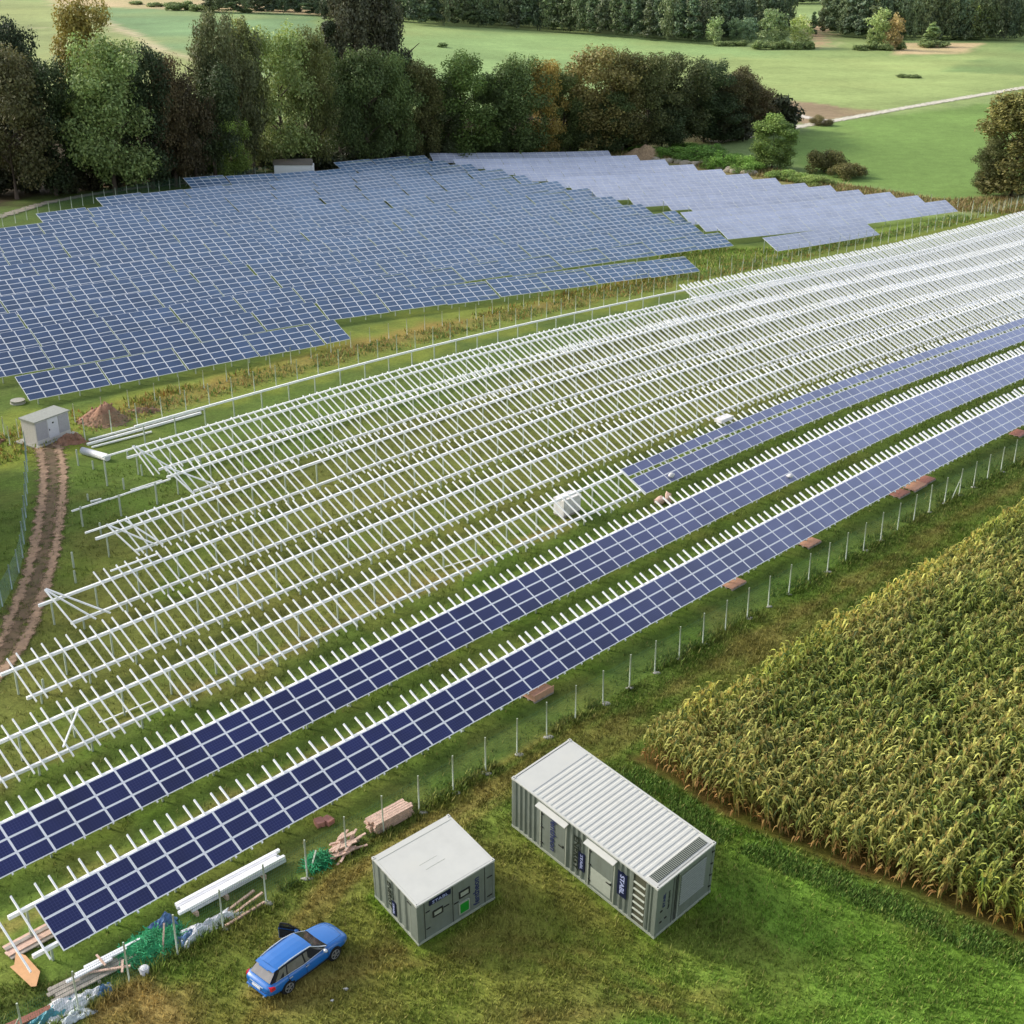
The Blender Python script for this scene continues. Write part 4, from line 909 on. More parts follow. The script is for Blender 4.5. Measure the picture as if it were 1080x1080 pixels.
for s in (-1, 1):
    for a, b, c_, d in ((-1.93, -1.35, -1.26, -1.60), (-1.28, -.33, -.36, -1.19), (-.25, .88, .22, -.28)):
        q = [onside(a, .07, s), onside(b, .07, s), onside(c_, .86, s), onside(d, .86, s)]; g = MB(); g.face(q if s < 0 else q[::-1]); g.build('side_window', M_CGL if s > 0 else M_CGLR, car)
    g = MB(); g.tube([onside(-1.62, 1.02, s, -.01), onside(-1.0, 1.07, s, -.02), onside(-.3, 1.06, s, -.02), onside(.2, 1.0, s, -.01), onside(.6, .55, s, .0), onside(1.05, .02, s, 0)], .03, 6); g.build('roof_rail', M_CHROME, car)
    g = MB(); g.tube([onside(-1.95, .03, s, .03), onside(-.4, .02, s, .035), onside(.95, .02, s, .035)], .018, 5); g.build('window_trim', M_CHROME, car)
    g = MB(); g.blob((.78, s*1.0, 1.0), (.1, .12, .08), sub=2, jit=0); g.build('mirror', M_CHROME if s < 0 else M_BLUE, car)
    for x in (-.25, -1.2):
        g = MB(); g.box(x-.1, x+.1, s*.93-.015, s*.93+.015, .78, .815); g.build('door_handle', M_CHROME, car)
    for x in (-1.35, 1.40):
        wl = MB(); wl.tube([(x, s*.66, .325), (x, s*.70, .325), (x, s*.90, .325), (x, s*.925, .325)], [.30, .325, .325, .30], 24); wo = wl.build('wheel', M_TYRE, car)
        r = MB(); r.tube([(x, s*.93, .325), (x, s*.935, .325)], [.235, .225], 20); r.build('rim_back', M_INT, wo); r = MB()
        for k in range(5):
            a = k*2*PI/5+.3; r.beam((x, s*.937, .325), (x+.22*math.cos(a), s*.937, .325+.22*math.sin(a)), .05 if 1 else 0, .07, (0, 1, 0))
        for k in range(16):
            a, b = k*PI/8, (k+1)*PI/8; r.beam((x+.225*math.cos(a), s*.936, .325+.225*math.sin(a)), (x+.225*math.cos(b), s*.936, .325+.225*math.sin(b)), .03, .04, (0, 1, 0))
        r.build('rim', M_RIM, wo)
        ar = MB(); ar.tube([(x, s*.70, .34), (x, s*.915, .34)], [.39, .37], 24); ar.build('wheel_arch', M_INT, car)
    g = MB(); g.hexa([(-2.42, s*.40, .72), (-2.30, s*.885, .70), (-2.08, s*.915, .72), (-2.36, s*.40, .74), (-2.36, s*.40, .86), (-2.27, s*.86, .87), (-2.08, s*.895, .86), (-2.33, s*.40, .87)]); g.build('tail_lamp', M_TAIL, car)
    g = MB(); g.hexa([(2.18, s*.55, .52), (2.3, s*.55, .52), (2.14, s*.83, .54), (2.0, s*.83, .54), (2.12, s*.55, .68), (2.27, s*.55, .63), (2.1, s*.80, .66), (1.95, s*.80, .70)]); g.build('headlamp', M_CHROME, car)
g = MB(); g.box(-2.462, -2.43, -.27, .27, .57, .69); g.build('licence_plate', M_PLATE, car)
g = MB(); g.box(-2.44, -2.41, -.45, .45, .735, .765); g.build('boot_trim', M_CHROME, car)
g = MB(); g.box(-2.47, -2.36, -.66, .66, .40, .47); g.build('bumper_strip', M_BLUE, car)
for s in (-.5, .5): g = MB(); g.tube([(-2.44, s, .33), (-2.5, s, .33)], .04, 8); g.build('tail_pipe', M_CHROME, car)
# panel gaps
for s in (-1, 1):
    for x, z0, z1 in ((.98, .42, .93), (-.29, .38, .94), (-1.30, .62, .94)):
        g = MB(); hw = .925; P = [(x, s*(hw*.995+.004), z0), (x, s*(hw+.006), .58), (x, s*(hw*.99+.006), .80), (x, s*(hw*.93+.004), z1)]; g.tube(P, .009, 4); g.build('panel_gap', M_INT, car)
    g = MB(); g.tube([(-1.0, s*.932, .36), (.0, s*.936, .35), (1.0, s*.932, .36)], .02, 5); g.build('sill_trim', M_INT, car)
g = MB(); g.tube([(1.08, -.74, .965), (1.6, -.70, .92), (2.1, -.58, .80), (2.2, 0, .82), (2.1, .58, .80), (1.6, .70, .92), (1.08, .74, .965)], .008, 4); g.build('bonnet_gap', M_INT, car)
g = MB(); g.tube([(-2.33, -.78, .72), (-2.45, -.60, .56), (-2.46, .60, .56), (-2.33, .78, .72)], .008, 4); g.build('tailgate_gap', M_INT, car)
g = MB(); g.box(-1.98, -1.93, -.3, .3, 1.33, 1.37); g.build('roof_spoiler', M_BLUE, car)
# the open front door: hinged at the A-pillar, swung out about sixty degrees
dd = Matrix.Translation((.92, .90, 0)) @ Matrix.Rotation(math.radians(-62), 4, 'Z')
g = MB(); g.box(-1.08, 0, -.03, .06, .36, .95, 0, dd); g.box(-1.04, -.03, -.07, -.03, .42, .93, 1, dd); door = g.build('open_door', [M_BLUE, M_INT], car)
g = MB()
for a, b in (((-1.06, 0, .95), (-.9, -.12, 1.36)), ((-.9, -.12, 1.36), (-.55, -.13, 1.37)), ((-.55, -.13, 1.37), (0, 0, .97)), ((-1.06, 0, .97), (0, 0, .97))): g.beam(dd @ Vector(a), dd @ Vector(b), .05, .05)
g.build('window_frame', M_INT, door); g = MB(); g.face([dd @ Vector(p) for p in ((-1.03, 0, .97), (-.06, 0, .98), (-.55, -.12, 1.34), (-.88, -.12, 1.33))]); g.build('pane', M_CGL, door)

# ================================================================== shed, kiosk, heaps
M_SHW = mat('shed_wall', '#cfcac4', rough=.8, var=.1); M_SHG = mat('shed_grey_door', '#a9a6ab', rough=.6, var=.1); M_SHD = mat('shed_white_door', '#d3d2d8', rough=.5, var=.06); M_SHR = mat('shed_roof', '#9a9c93', rough=.8, var=.15)
a = at(40, 471); b = at(75, 458); dv = (b-a); dv.z = 0; L = dv.length*1.0; yw = math.atan2(dv.y, dv.x)
shed = thing('utility_shed', 'small transformer shed with a flat grey roof beside the dirt heaps', 'shed', a, rot=(0, 0, yw))
m = MB(); m.box(-.5, L+.4, -.55, 2.6, -.3, .12); m.build('plinth', M_CONC, shed)
m = MB(); m.box(0, L, 0, 1.9, .1, 2.25); m.build('wall', M_SHW, shed)
m = MB(); m.hexa([(-.12, -.12, 2.25), (L+.12, -.12, 2.25), (L+.12, 2.02, 2.25), (-.12, 2.02, 2.25), (-.12, -.12, 2.36), (L+.12, -.12, 2.36), (L+.12, 2.02, 2.42), (-.12, 2.02, 2.42)]); m.build('roof', M_SHR, shed)
m = MB(); m.box(.08, L*.34, -.03, 0, .5, 2.15); m.build('side_panel', M_SHG, shed); m = MB(); m.box(L*.68, L-.08, -.03, 0, .5, 2.15); m.build('side_panel', M_SHG, shed)
m = MB(); m.box(L*.36, L*.66, -.04, 0, .35, 2.15); d = m.build('door', M_SHD, shed); m = MB(); m.box(L*.38, L*.40, -.08, -.04, 1.1, 1.25); m.build('handle', M_DARK, d)
m = MB(); m.box(L*.49, L*.54, -.046, -.04, 1.65, 1.8); m.build('warning_sign', M_DARK, d)
def heap(px, py, r, name, label, cat, m, seed, hz=.5, parts=3):
    """tipped earth: a lumpy height field with clods"""
    p = at(px, py); mb = MB(); n = 44; g = {}; q = random.Random(seed); pk = [(q.uniform(-.4, .4), q.uniform(-.3, .3), q.uniform(.5, 1)) for _ in range(parts)]; pk[0] = (0, 0, 1)
    UU, VV = np.meshgrid(np.linspace(-1, 1, n+1), np.linspace(-1, 1, n+1), indexing='ij'); fx, fy = (UU*r[0]+seed*37.1), (VV*r[1]+seed*11.3)
    A1, A3, TZ = fbm(fx, fy, .9, 5)-.5, fbm(fx, fy, .3, 6)-.5, hill(UU*r[0]+p.x, VV*r[1]+p.y)
    for i in range(n+1):
        for j in range(n+1):
            u, v = i/n*2-1, j/n*2-1; x, y = u*r[0], v*r[1]; nz, n3 = A1[i, j], A3[i, j]
            hh = max(c*math.exp(-((u-a)**2+(v-b)**2)/.16*(1+nz)) for a, b, c in pk); e = max(0, 1-(u*u+v*v)**1.5)
            g[i, j] = (x+nz*.2, y, max(-.15, r[2]*hh*e*(1+.5*nz)+n3*.32*e*min(1, r[2])-.08+TZ[i, j]-p.z))
    for i in range(n):
        for j in range(n): mb.face([g[i, j], g[i+1, j], g[i+1, j+1], g[i, j+1]], sm=True)
    for i in range(70):
        x, y = q.gauss(0, .5)*r[0], q.gauss(0, .5)*r[1]; k = g[min(n, max(0, int((x/r[0]+1)*n/2))), min(n, max(0, int((y/r[1]+1)*n/2)))]
        mb.blob((x, y, k[2]+.02), (q.uniform(.05, .16),)*3, sub=1, jit=.3, seed=seed*70+i)
    o = mb.build(name, m); o.location = p; return tag(o, label, cat)
heap(113, 444, (3.4, 3.0, 1.9), 'dirt_heap', 'larger reddish dirt heap behind the shed and the white beams', 'dirt heap', M_SOIL, 3)
heap(73, 466.5, (1.9, 1.4, 1.0), 'dirt_heap', 'small reddish dirt heap at the corner of the shed', 'dirt heap', M_SOIL, 4)
heap(153, 434, (1.9, 1.0, .5), 'dirt_heap', 'low strip of dug earth trailing right of the larger dirt heap', 'dirt heap', M_SOIL, 5)
heap(-8, 466, (2.0, 1.5, .5), 'dirt_heap', 'low patch of dug earth at the left edge beside the fence stub', 'dirt heap', M_SOIL, 6)
M_STRAW = mat('dry_straw', '#a98f6f', rough=1., var=.4, scale=3., bump=.8)
heap(682, 166, (7.5, 5.0, 3.0), 'straw_heap', 'brown heap of straw behind the pale solar field', 'heap', M_STRAW, 7, parts=5)
M_STONE = mat('pale_stone', '#aaa08c', rough=.95, var=.3, bump=.4)
for i, (x, y) in enumerate(((692, 170), (704, 171.5), (716, 172), (724, 173), (733, 174), (741, 172.5), (752, 177), (760, 179), (770, 181), (778, 182.5), (789, 184))):
    p = at(x, y); mb = MB(); mb.blob((0, 0, .25), (rnd.uniform(.9, 1.9), rnd.uniform(.7, 1.2), rnd.uniform(.6, 1.1)), sub=2, jit=.25, seed=i+300); o = mb.build('boulder', M_STONE); o.location = p
    tag(o, 'pale boulder in the row of stones between the pale field and the green bank', 'stone', 'boulders below the green bank')
# kiosk with a mast at the back of the left field
p = at(311, 187); kio = thing('camera_kiosk', 'low white kiosk with sloping dark roof behind the left field', 'kiosk', p)
m = MB(); m.box(-3.8, 3.8, -1.2, 1.2, 0, 2.6); m.build('wall', mat('kiosk_white', (.93, .93, .93), rough=.6, var=.04), kio)
m = MB(); m.hexa([(-3.9, -1.4, 2.6), (3.9, -1.4, 2.6), (3.4, 2.6, 2.9), (-4.8, 2.6, 2.9), (-3.9, -1.4, 2.7), (3.9, -1.4, 2.7), (3.2, 2.4, 3.3), (-4.4, 2.4, 3.1)]); m.build('roof', mat('dark_sheet_roof', '#7d766b', rough=.8), kio)
p = at(308, 176); ms = thing('camera_mast', 'thin pale mast with a lamp head standing behind the white kiosk', 'mast', p)
m = MB(); m.tube([(0, 0, 0), (0, 0, 4.2)], [.12, .09], 8); m.build('pole', M_FPOST, ms); m = MB(); m.blob((0, 0, 4.45), (.3, .3, .35), sub=2, jit=.05); m.build('head', M_WHITE, ms)
p = at(19, 425); o = MB(); o.tube([(0, 0, -.1), (0, 0, .32)], [.75, .7], 20); o = o.build('foundation_ring', M_CONC); o.location = p; tag(o, 'round white concrete footing under the left tip of the finished field', 'footing')
p, q = at(87.5, 478.5), at(114, 486); mb = MB(); mb.tube([(0, 0, .3), (q-p)+Vector((0, 0, .3))], [.33, .33], 14); o = mb.build('plastic_roll', M_WHITE); o.location = p; tag(o, 'thick white roll lying on the grass in front of the dirt heaps', 'roll')

# ================================================================== building material and litter
def place(mb, p, name, mats, label, cat, group=None, yaw=0.0):
    o = mb.build(name, mats); o.location = p; o.rotation_euler.z = yaw; return tag(o, label, cat, group)
M_TAN = mat('tan_board', '#cf9f70', rough=.8, var=.1, scale=3.)
M_RED = mat('red_brown_plank', '#8d5748', rough=.8, var=.2)
M_TEAL = mat('teal_film', '#3f8290', rough=.35, var=.5, scale=3.)
M_BLUEF = mat('blue_film', '#4f6f9c', rough=.4, var=.5, scale=2.5)
M_NET = mat('green_net', '#2a9a62', rough=.7, var=.5, scale=3.)
M_PINK = mat('pale_pink_timber', '#d3b29f', rough=.85, var=.25, scale=4.)
M_BRICK = mat('brick_red_card', '#b07a6c', rough=.85, var=.2)

# tan board: an irregular sheet propped against the end of the nearest panel row
pts = [(16.7, 1004), (27, 1007.5), (42.3, 1024.5), (38.3, 1040), (33, 1040.5), (10.5, 1019.5), (15, 1017.5)]
c0 = at(25, 1022); mb = MB(); top = [(lambda q: Vector((q[0]-c0.x, q[1]-c0.y, .25)))(at(x, y, .25)) for x, y in pts]
for k, (a, b) in enumerate(zip(top, top[1:]+top[:1])): mb.face([a-Vector((0, 0, .03)), b-Vector((0, 0, .03)), b, a])
mb.face(top); mb.face([p-Vector((0, 0, .03)) for p in top][::-1]); place(mb, c0, 'plywood_board', M_TAN, 'tan sheet of board lying at the left end of the nearest panel row', 'board')
# stacked boards under the end of the row
p = at(28, 998); st = thing('plank_stack', 'grey pink boards stacked under the left end of the nearest panel row', 'planks', p, rot=(0, 0, PI/2-TH))
for i in range(5):
    m = MB(); y = -.5+i*.22; m.box(-.9+rnd.uniform(-.1, .1), 1.5+rnd.uniform(-.2, .2), y, y+.22, .12+.05*(i % 2), .18+.05*(i % 2)); m.build('plank', M_PINK if i % 3 else M_WOOD, st)
for x in (-.7, .3, 1.2): m = MB(); m.box(x, x+.1, -.5, .6, 0, .115); m.build('bearer', M_WOOD, st)

# long grey walkway of planks along the fence
pa, pb = at(52, 1062), at(150, 1011); d = pb-pa; yw = math.atan2(d.y, d.x); L = Vector((d.x, d.y)).length
st = thing('plank_walkway', 'long weathered grey planks laid along the fence in the lower left corner', 'planks', (pa.x, pa.y, T(pa.x, pa.y)), rot=(0, 0, yw))
for i in range(4):
    m = MB(); y = -.12+i*.24; x0 = rnd.uniform(-.3, .6); x1 = L*rnd.uniform(.8, 1.02); m.box(x0, x1, y, y+.21, .18+.01*i, .24+.01*i); m.build('plank', M_WOOD, st)
for x in (.4, L*.5, L*.85): m = MB(); m.box(x, x+.12, -.2, .95, 0, .175); m.build('bearer', M_WOOD, st)
st2 = thing('profile_bundle', 'short bundle of white aluminium profiles on top of the weathered planks', 'profiles', at(72, 1043, .1), rot=(0, 0, yw))
for i in range(3): m = MB(); x = i*.5; m.box(x, x+2.2+.3*i, .05+i*.16, .17+i*.16, .28, .37); m.build('profile', M_ALU, st2)
m = MB(); m.box(1.7, 1.8, -.15, .75, .38, .41); m.build('strap', M_WOODNEW, st2)
p = at(117, 1028, .0); m = MB(); m.box(-.9, .9, -.05, .06, .3, .36); m.box(.5, .6, -.4, .4, .37, .42); place(m, p, 'timber_lath', M_PINK, 'pale pink lath lying across the right end of the weathered planks', 'lath', yaw=yw-.5)

def sheet(px, py, sx, sy, hz, name, m, label, cat, seed, yaw=None, n=16):
    """crumpled film lying in folds"""
    p = at(px, py); r = np.random.default_rng(seed); mb = MB(); g = {}
    for i in range(n+1):
        for j in range(n+1):
            u, v = i/n*2-1, j/n*2-1; q = max(abs(u), abs(v)); rr = 1+.18*math.sin(3*math.atan2(v, u)+seed)+.1*math.sin(7*math.atan2(v, u)+seed*2)
            z = hz*(1-q**2)*(.55+.45*math.sin(u*4.1+seed)*math.cos(v*3.3+seed*1.7))+r.uniform(-.06, .06)*(1-q)+.06
            g[i, j] = (u*sx*rr*.5+r.uniform(-.03, .03), v*sy*rr*.5+r.uniform(-.03, .03), max(z, .02))
    for i in range(n):
        for j in range(n): mb.face([g[i, j], g[i+1, j], g[i+1, j+1], g[i, j+1]])
    return place(mb, p, name, m, label, cat, yaw=(PI/2-TH if yaw is None else yaw))
sheet(96, 1052, 1.7, .7, .45, 'plastic_sheet', M_WHITE, 'crumpled white film right of the front fence post, upper of two', 'plastic film', 2)
sheet(70, 1062, 1.9, 1.1, .5, 'plastic_sheet', M_WHITE, 'larger crumpled white film in the lower left corner', 'plastic film', 3)
sheet(80, 1073, 1.4, .7, .35, 'plastic_sheet', mat('grey_film', '#bfc6c6', rough=.4, var=.3), 'small greyish film at the bottom edge below the white films', 'plastic film', 4)
sheet(110, 1047, .8, .6, .45, 'tarpaulin', M_BLUEF, 'dark blue crumpled bag beside the white film and the bare ground', 'bag', 5)
sheet(55, 1070, 2.0, .8, .4, 'tarpaulin', M_TEAL, 'teal crumpled film at the bottom edge of the photo', 'tarpaulin', 6)
sheet(174, 977, 1.2, .9, .7, 'tarpaulin', M_BLUEF, 'blue film on top of the larger green net heap', 'tarpaulin', 7)
sheet(197, 991, 1.2, .7, .4, 'tarpaulin', M_BLUEF, 'blue film at the left end of the long white profile stack', 'tarpaulin', 8)
sheet(205, 986, 1.6, 1.0, .5, 'plastic_sheet', M_WHITE, 'torn white wrapping beneath the left end of the long profile stack', 'plastic film', 9)
sheet(228, 973, 2.2, .7, .45, 'plastic_sheet', M_WHITE, 'torn white wrapping beneath the middle of the long profile stack', 'plastic film', 10)
p = at(32, 1076); m = MB(); m.box(-1.2, 1.2, -.2, .2, .1, .2); place(m, p, 'painted_plank', M_RED, 'red brown plank at the bottom edge of the photo', 'plank', yaw=yw-.1)
p = at(152.6, 1026.5); m = MB(); m.tube([(0, 0, 0), (0, 0, .3), (0, 0, .34)], [.2, .24, .2], 16); m.blob((0, 0, .3), (.2, .2, .08), sub=2, jit=.05); place(m, p, 'bucket', M_WHITE, 'small white bucket at the right end of the weathered planks', 'bucket')

def net_heap(px, py, sx, sy, hz, label, seed, n=420):
    """tangled cord netting: many looping strands"""
    p = at(px, py); r = random.Random(seed); mb = MB(); mb.blob((0, 0, -.05), (sx*.42, sy*.42, hz*.75), sub=3, jit=.25, seed=seed)
    for k in range(n):
        a = r.uniform(0, 2*PI); q = math.sqrt(r.random()); x, y = q*math.cos(a)*sx*.5, q*math.sin(a)*sy*.5; z = hz*max(.05, (1-q*q))*r.uniform(.55, 1.1); P = []
        b = r.uniform(0, 2*PI); l = r.uniform(.15, .45)
        for t in range(4):
            P.append((x, y, max(z, .02))); x += l*.4*math.cos(b); y += l*.4*math.sin(b); b += r.uniform(-1.1, 1.1); z += r.uniform(-.08, .07)
        mb.tube(P, r.uniform(.012, .028), 4, cap=False)
    return place(mb, p, 'safety_net', M_NET, label, 'netting', yaw=PI/2-TH)
net_heap(157, 1000, 3.9, 2.1, .55, 'larger tangled heap of green netting between the planks and the white profiles', 1, 800)
net_heap(336, 911, 1.6, 1.2, .55, 'small tangled heap of green netting below the pink scrap timber', 2)
p, q = at(171.5, 1009), at(174.5, 984, .3); m = MB(); m.beam((0, 0, .05), (q-p)+Vector((0, 0, .6)), .08, .05); place(m, p, 'timber_lath', M_WOODNEW, 'pale lath leaning on the larger green net heap', 'lath')
p, q = at(328, 918), at(334, 905, .4); m = MB(); m.beam((0, 0, .05), (q-p)+Vector((0, 0, .5)), .08, .06); place(m, p, 'timber_lath', M_FPOST, 'pale stake leaning in the small green net heap', 'stake')

# stack of long white profiles on timber
pa, pb = at(191, 975), at(305, 912.5); d = pb-pa; yw2 = math.atan2(d.y, d.x); L = Vector((d.x, d.y)).length
st = thing('profile_stack', 'long stack of white steel profiles lying behind the fence near the blue car', 'profiles', (pa.x, pa.y, T(pa.x, pa.y)), rot=(0, 0, yw2))
for i in range(4):
    for j in range(2):
        x0 = rnd.uniform(0, .35)+(.4 if j == 0 else 0); m = MB(); y = .05+i*.2+j*.03; z = .28+j*.19
        m.box(x0, L-rnd.uniform(0, .5), y, y+.17, z, z+.16); m.build('steel_profile', M_STEEL if (i+j) % 3 else M_WHITE, st)
for x in (.8, L*.4, L*.75): m = MB(); m.box(x, x+.14, -.1, 1.2, .02, .27); m.build('bearer', M_WOODNEW, st)
for i, (a, b, lab) in enumerate((((238, 964), (268, 941), 'upper pale squared timber in front of the white profile stack'), ((240, 971), (277, 943.5), 'middle pale squared timber in front of the white profile stack'), ((238, 979), (279, 954), 'lowest pale squared timber in front of the white profile stack'))):
    lying_beam(a, b, .12, .1, lab, 'squared_timber', .1+.02*i, M_WOODNEW, 'timber', 'squared timbers by the profile stack')

def plank_pile(px, py, L, n, label, seed, name='timber_stack', neat=True, m=M_PINK, wid=.9, tiers=5):
    p = at(px, py); r = random.Random(seed); t = thing(name, label, 'timber stack', p, rot=(0, 0, PI/2-TH+r.uniform(-.05, .05)))
    per = n//tiers
    for k in range(n):
        i, j = k % per, k//per; mb = MB()
        if neat:
            y = -wid/2+i*wid/per; x = r.uniform(-.12, .12); z = .1+j*.13; mb.box(-L/2+x, L/2+x, y, y+wid/per*.86, z, z+.115); mb.build('plank', m, t)
        else:
            a = r.uniform(-.5, .5); M = Matrix.Translation((r.uniform(-L*.3, L*.3), r.uniform(-wid*.45, wid*.45), .05+j*.09)) @ Matrix.Rotation(a, 4, 'Z') @ Matrix.Rotation(r.uniform(-.15, .15), 4, 'Y')
            l = r.uniform(.5, 1.2); mb.box(-l/2, l/2, -.06, .06, 0, .06, 0, M); mb.build('plank', m, t)
    return t
plank_pile(411, 868, 2.5, 25, 'neat stack of pale pink timber by the fence nearest the small container', 1)
plank_pile(364, 897, 2.6, 55, 'loose heap of pale pink scrap timber behind the fence post', 2, 'scrap_timber', False, wid=1.3, tiers=6)
for i, (x, y, lab) in enumerate(((337, 870, 'left one of two small brick red bundles under the panel row'), (346, 868, 'right one of two small brick red bundles under the panel row'))):
    p = at(x, y); m = MB(); m.box(-.22, .22, -.28, .28, .02, .3); m.box(-.23, .23, -.05, .05, .0, .312); place(m, p, 'brick_bundle', M_BRICK, lab, 'bundle', yaw=.5+i*.4)
def pallet(px, py, label, w=1.7, d=1.15, hgt=.45, seed=0, yaw=None, empty=False):
    p = at(px, py); t = thing('cardboard_pallet', label, 'pallet', p, 'pallets along the nearest panel row', rot=(0, 0, PI/2-TH+(yaw or 0)))
    for y in (-d/2, -.07, d/2-.14): m = MB(); m.box(-w/2, w/2, y, y+.14, 0, .11); m.build('runner', M_WOOD, t)
    for i in range(5): m = MB(); x = -w/2+i*(w-.2)/4; m.box(x, x+.2, -d/2, d/2, .113, .14); m.build('board', M_WOODNEW, t)
    m = MB(); q = d/2; hh = hgt if not empty else .2
    m.box(-w/2+.03, w/2-.03, -q+.03, q-.03, .143, hh)
    if not empty:
        m.box(-w/2, w/2, -q, -q+.028, .143, hh+.12); m.box(-w/2, w/2, q-.028, q, .143, hh+.12)
    m.build('carton', M_CARD if seed % 2 else M_BRICK, t)
pallet(567, 733, 'reddish empty carton pallet nearest the long container, under the panel row edge', seed=1)
pallet(773, 616.5, 'reddish flat pallet under the panel row, second nearest along the row', seed=3, empty=True)
pallet(853, 573.5, 'reddish flat pallet under the panel row, alone left of the group of three', seed=5, empty=True)
pallet(948, 521.5, 'leftmost pallet of the group of three at the nearest panel row', seed=4, empty=True)
pallet(965, 514, 'front pallet of the group of three at the nearest panel row', seed=7, empty=True, w=2.0)
pallet(975, 507.5, 'hindmost pallet of the group of three at the nearest panel row', seed=6, empty=True)
pallet(1074, 458, 'reddish pallet under the nearest panel row at the right edge of the photo', seed=8, empty=True)
# things left lying on the racks and panels
M_WRAP = mat('white_wrap', '#dcd9d6', rough=.4, var=.2, scale=3., bump=.3)
p = at(598, 541); m = MB(); m.box(-1.0, 1.0, -.55, .55, .15, 1.5); m.box(-1.02, 1.02, -.57, .57, 1.38, 1.52); m.box(-.95, .95, -.55, .55, 0, .12, 1); place(m, p, 'wrapped_pallet', [M_WRAP, M_WOOD], 'tall pallet wrapped in white film standing under the half finished rack', 'pallet', yaw=PI/2-TH)
def on_row(key, e, s, mb, name, m, label, cat, up=.16):
    q = rowp(e, ROWN[key], s, up); o = mb.build(name, m); o.location = q; o.rotation_euler = (0, 0, PI/2-TH); return tag(o, label, cat)
m = MB(); m.blob((0, 0, .15), (.32, .25, .22), sub=2, jit=.15, seed=4); on_row('R1', 81.6, .45, m, 'white_bag', M_WRAP, 'small white bag lying on the half finished panels at their left end', 'bag')
m = MB(); m.box(-.9, .9, -.4, .4, 0, .3); on_row('R1', 92.6, 3.6, m, 'module_carton', M_WRAP, 'flat white carton on the upper edge of the half finished row', 'carton')
m = MB(); m.blob((0, 0, .12), (.3, .26, .18), sub=2, jit=.2, seed=6); on_row('B', 88.6, .5, m, 'white_bag', M_WRAP, 'small pale bag lying on the second panel row', 'bag')
m = MB(); m.box(-.8, .8, -.06, .06, 0, .1); on_row('R1', 90.3, 2.1, m, 'white_rail', M_WHITE, 'short white rail lying in the slot of the half finished panels', 'rail')
p = at(700, 531); m = MB(); m.blob((-.3, 0, .25), (.45, .35, .4), sub=2, jit=.2, seed=8); m.blob((.35, .1, .4), (.3, .3, .55), sub=2, jit=.2, seed=9); place(m, p, 'cloth_pile', M_PINK, 'beige cloths heaped on the ground between the second and the half finished row', 'cloths')
for i, (x, y) in enumerate(((364.4, 1044), (350.5, 1056))):
    p = at(x, y); m = MB(); m.blob((0, 0, .05), (.13-.05*i, .07, .05), sub=2, jit=.3, seed=i+40); place(m, p, 'litter', M_WHITE, 'small white scrap of litter on the grass beside the blue car', 'litter', 'white scraps by the car', yaw=i)

# ================================================================== vegetation
def leaf_cloud(centres, radii, n, size, cols, r, drop=.0, up=.4, shell=.55):
    """n leaf clumps (two crossed triangles each) spread through blobs; returns V, F, C"""
    k = len(centres); vol = radii.prod(1)**(2/3); idx = r.choice(k, n, p=vol/vol.sum())
    d = r.normal(size=(n, 3)); d /= np.linalg.norm(d, axis=1)[:, None]; q = shell+(1-shell)*r.random(n)**.7; q *= r.uniform(.8, 1.12, n)
    P = centres[idx]+d*radii[idx]*q[:, None]
    nrm = d*.7+r.normal(size=(n, 3))*.6; nrm[:, 2] += up; nrm /= np.linalg.norm(nrm, axis=1)[:, None]
    a = np.cross(nrm, r.normal(size=(n, 3))); a /= np.linalg.norm(a, axis=1)[:, None]; b = np.cross(nrm, a)
    s = size*r.uniform(.55, 1.35, n)[:, None]; l = a*s; w = b*s*.62
    V = np.stack([P-l*.5-w*.2, P+w*.55, P+l*.6+w*.1, P-w*.55], 1).reshape(-1, 3)
    F = np.arange(4*n).reshape(n, 4)
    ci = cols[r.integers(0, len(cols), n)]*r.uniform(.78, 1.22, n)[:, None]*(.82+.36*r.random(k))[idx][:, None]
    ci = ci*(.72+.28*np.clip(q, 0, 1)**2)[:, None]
    return V, F, np.repeat(ci, 4, 0)

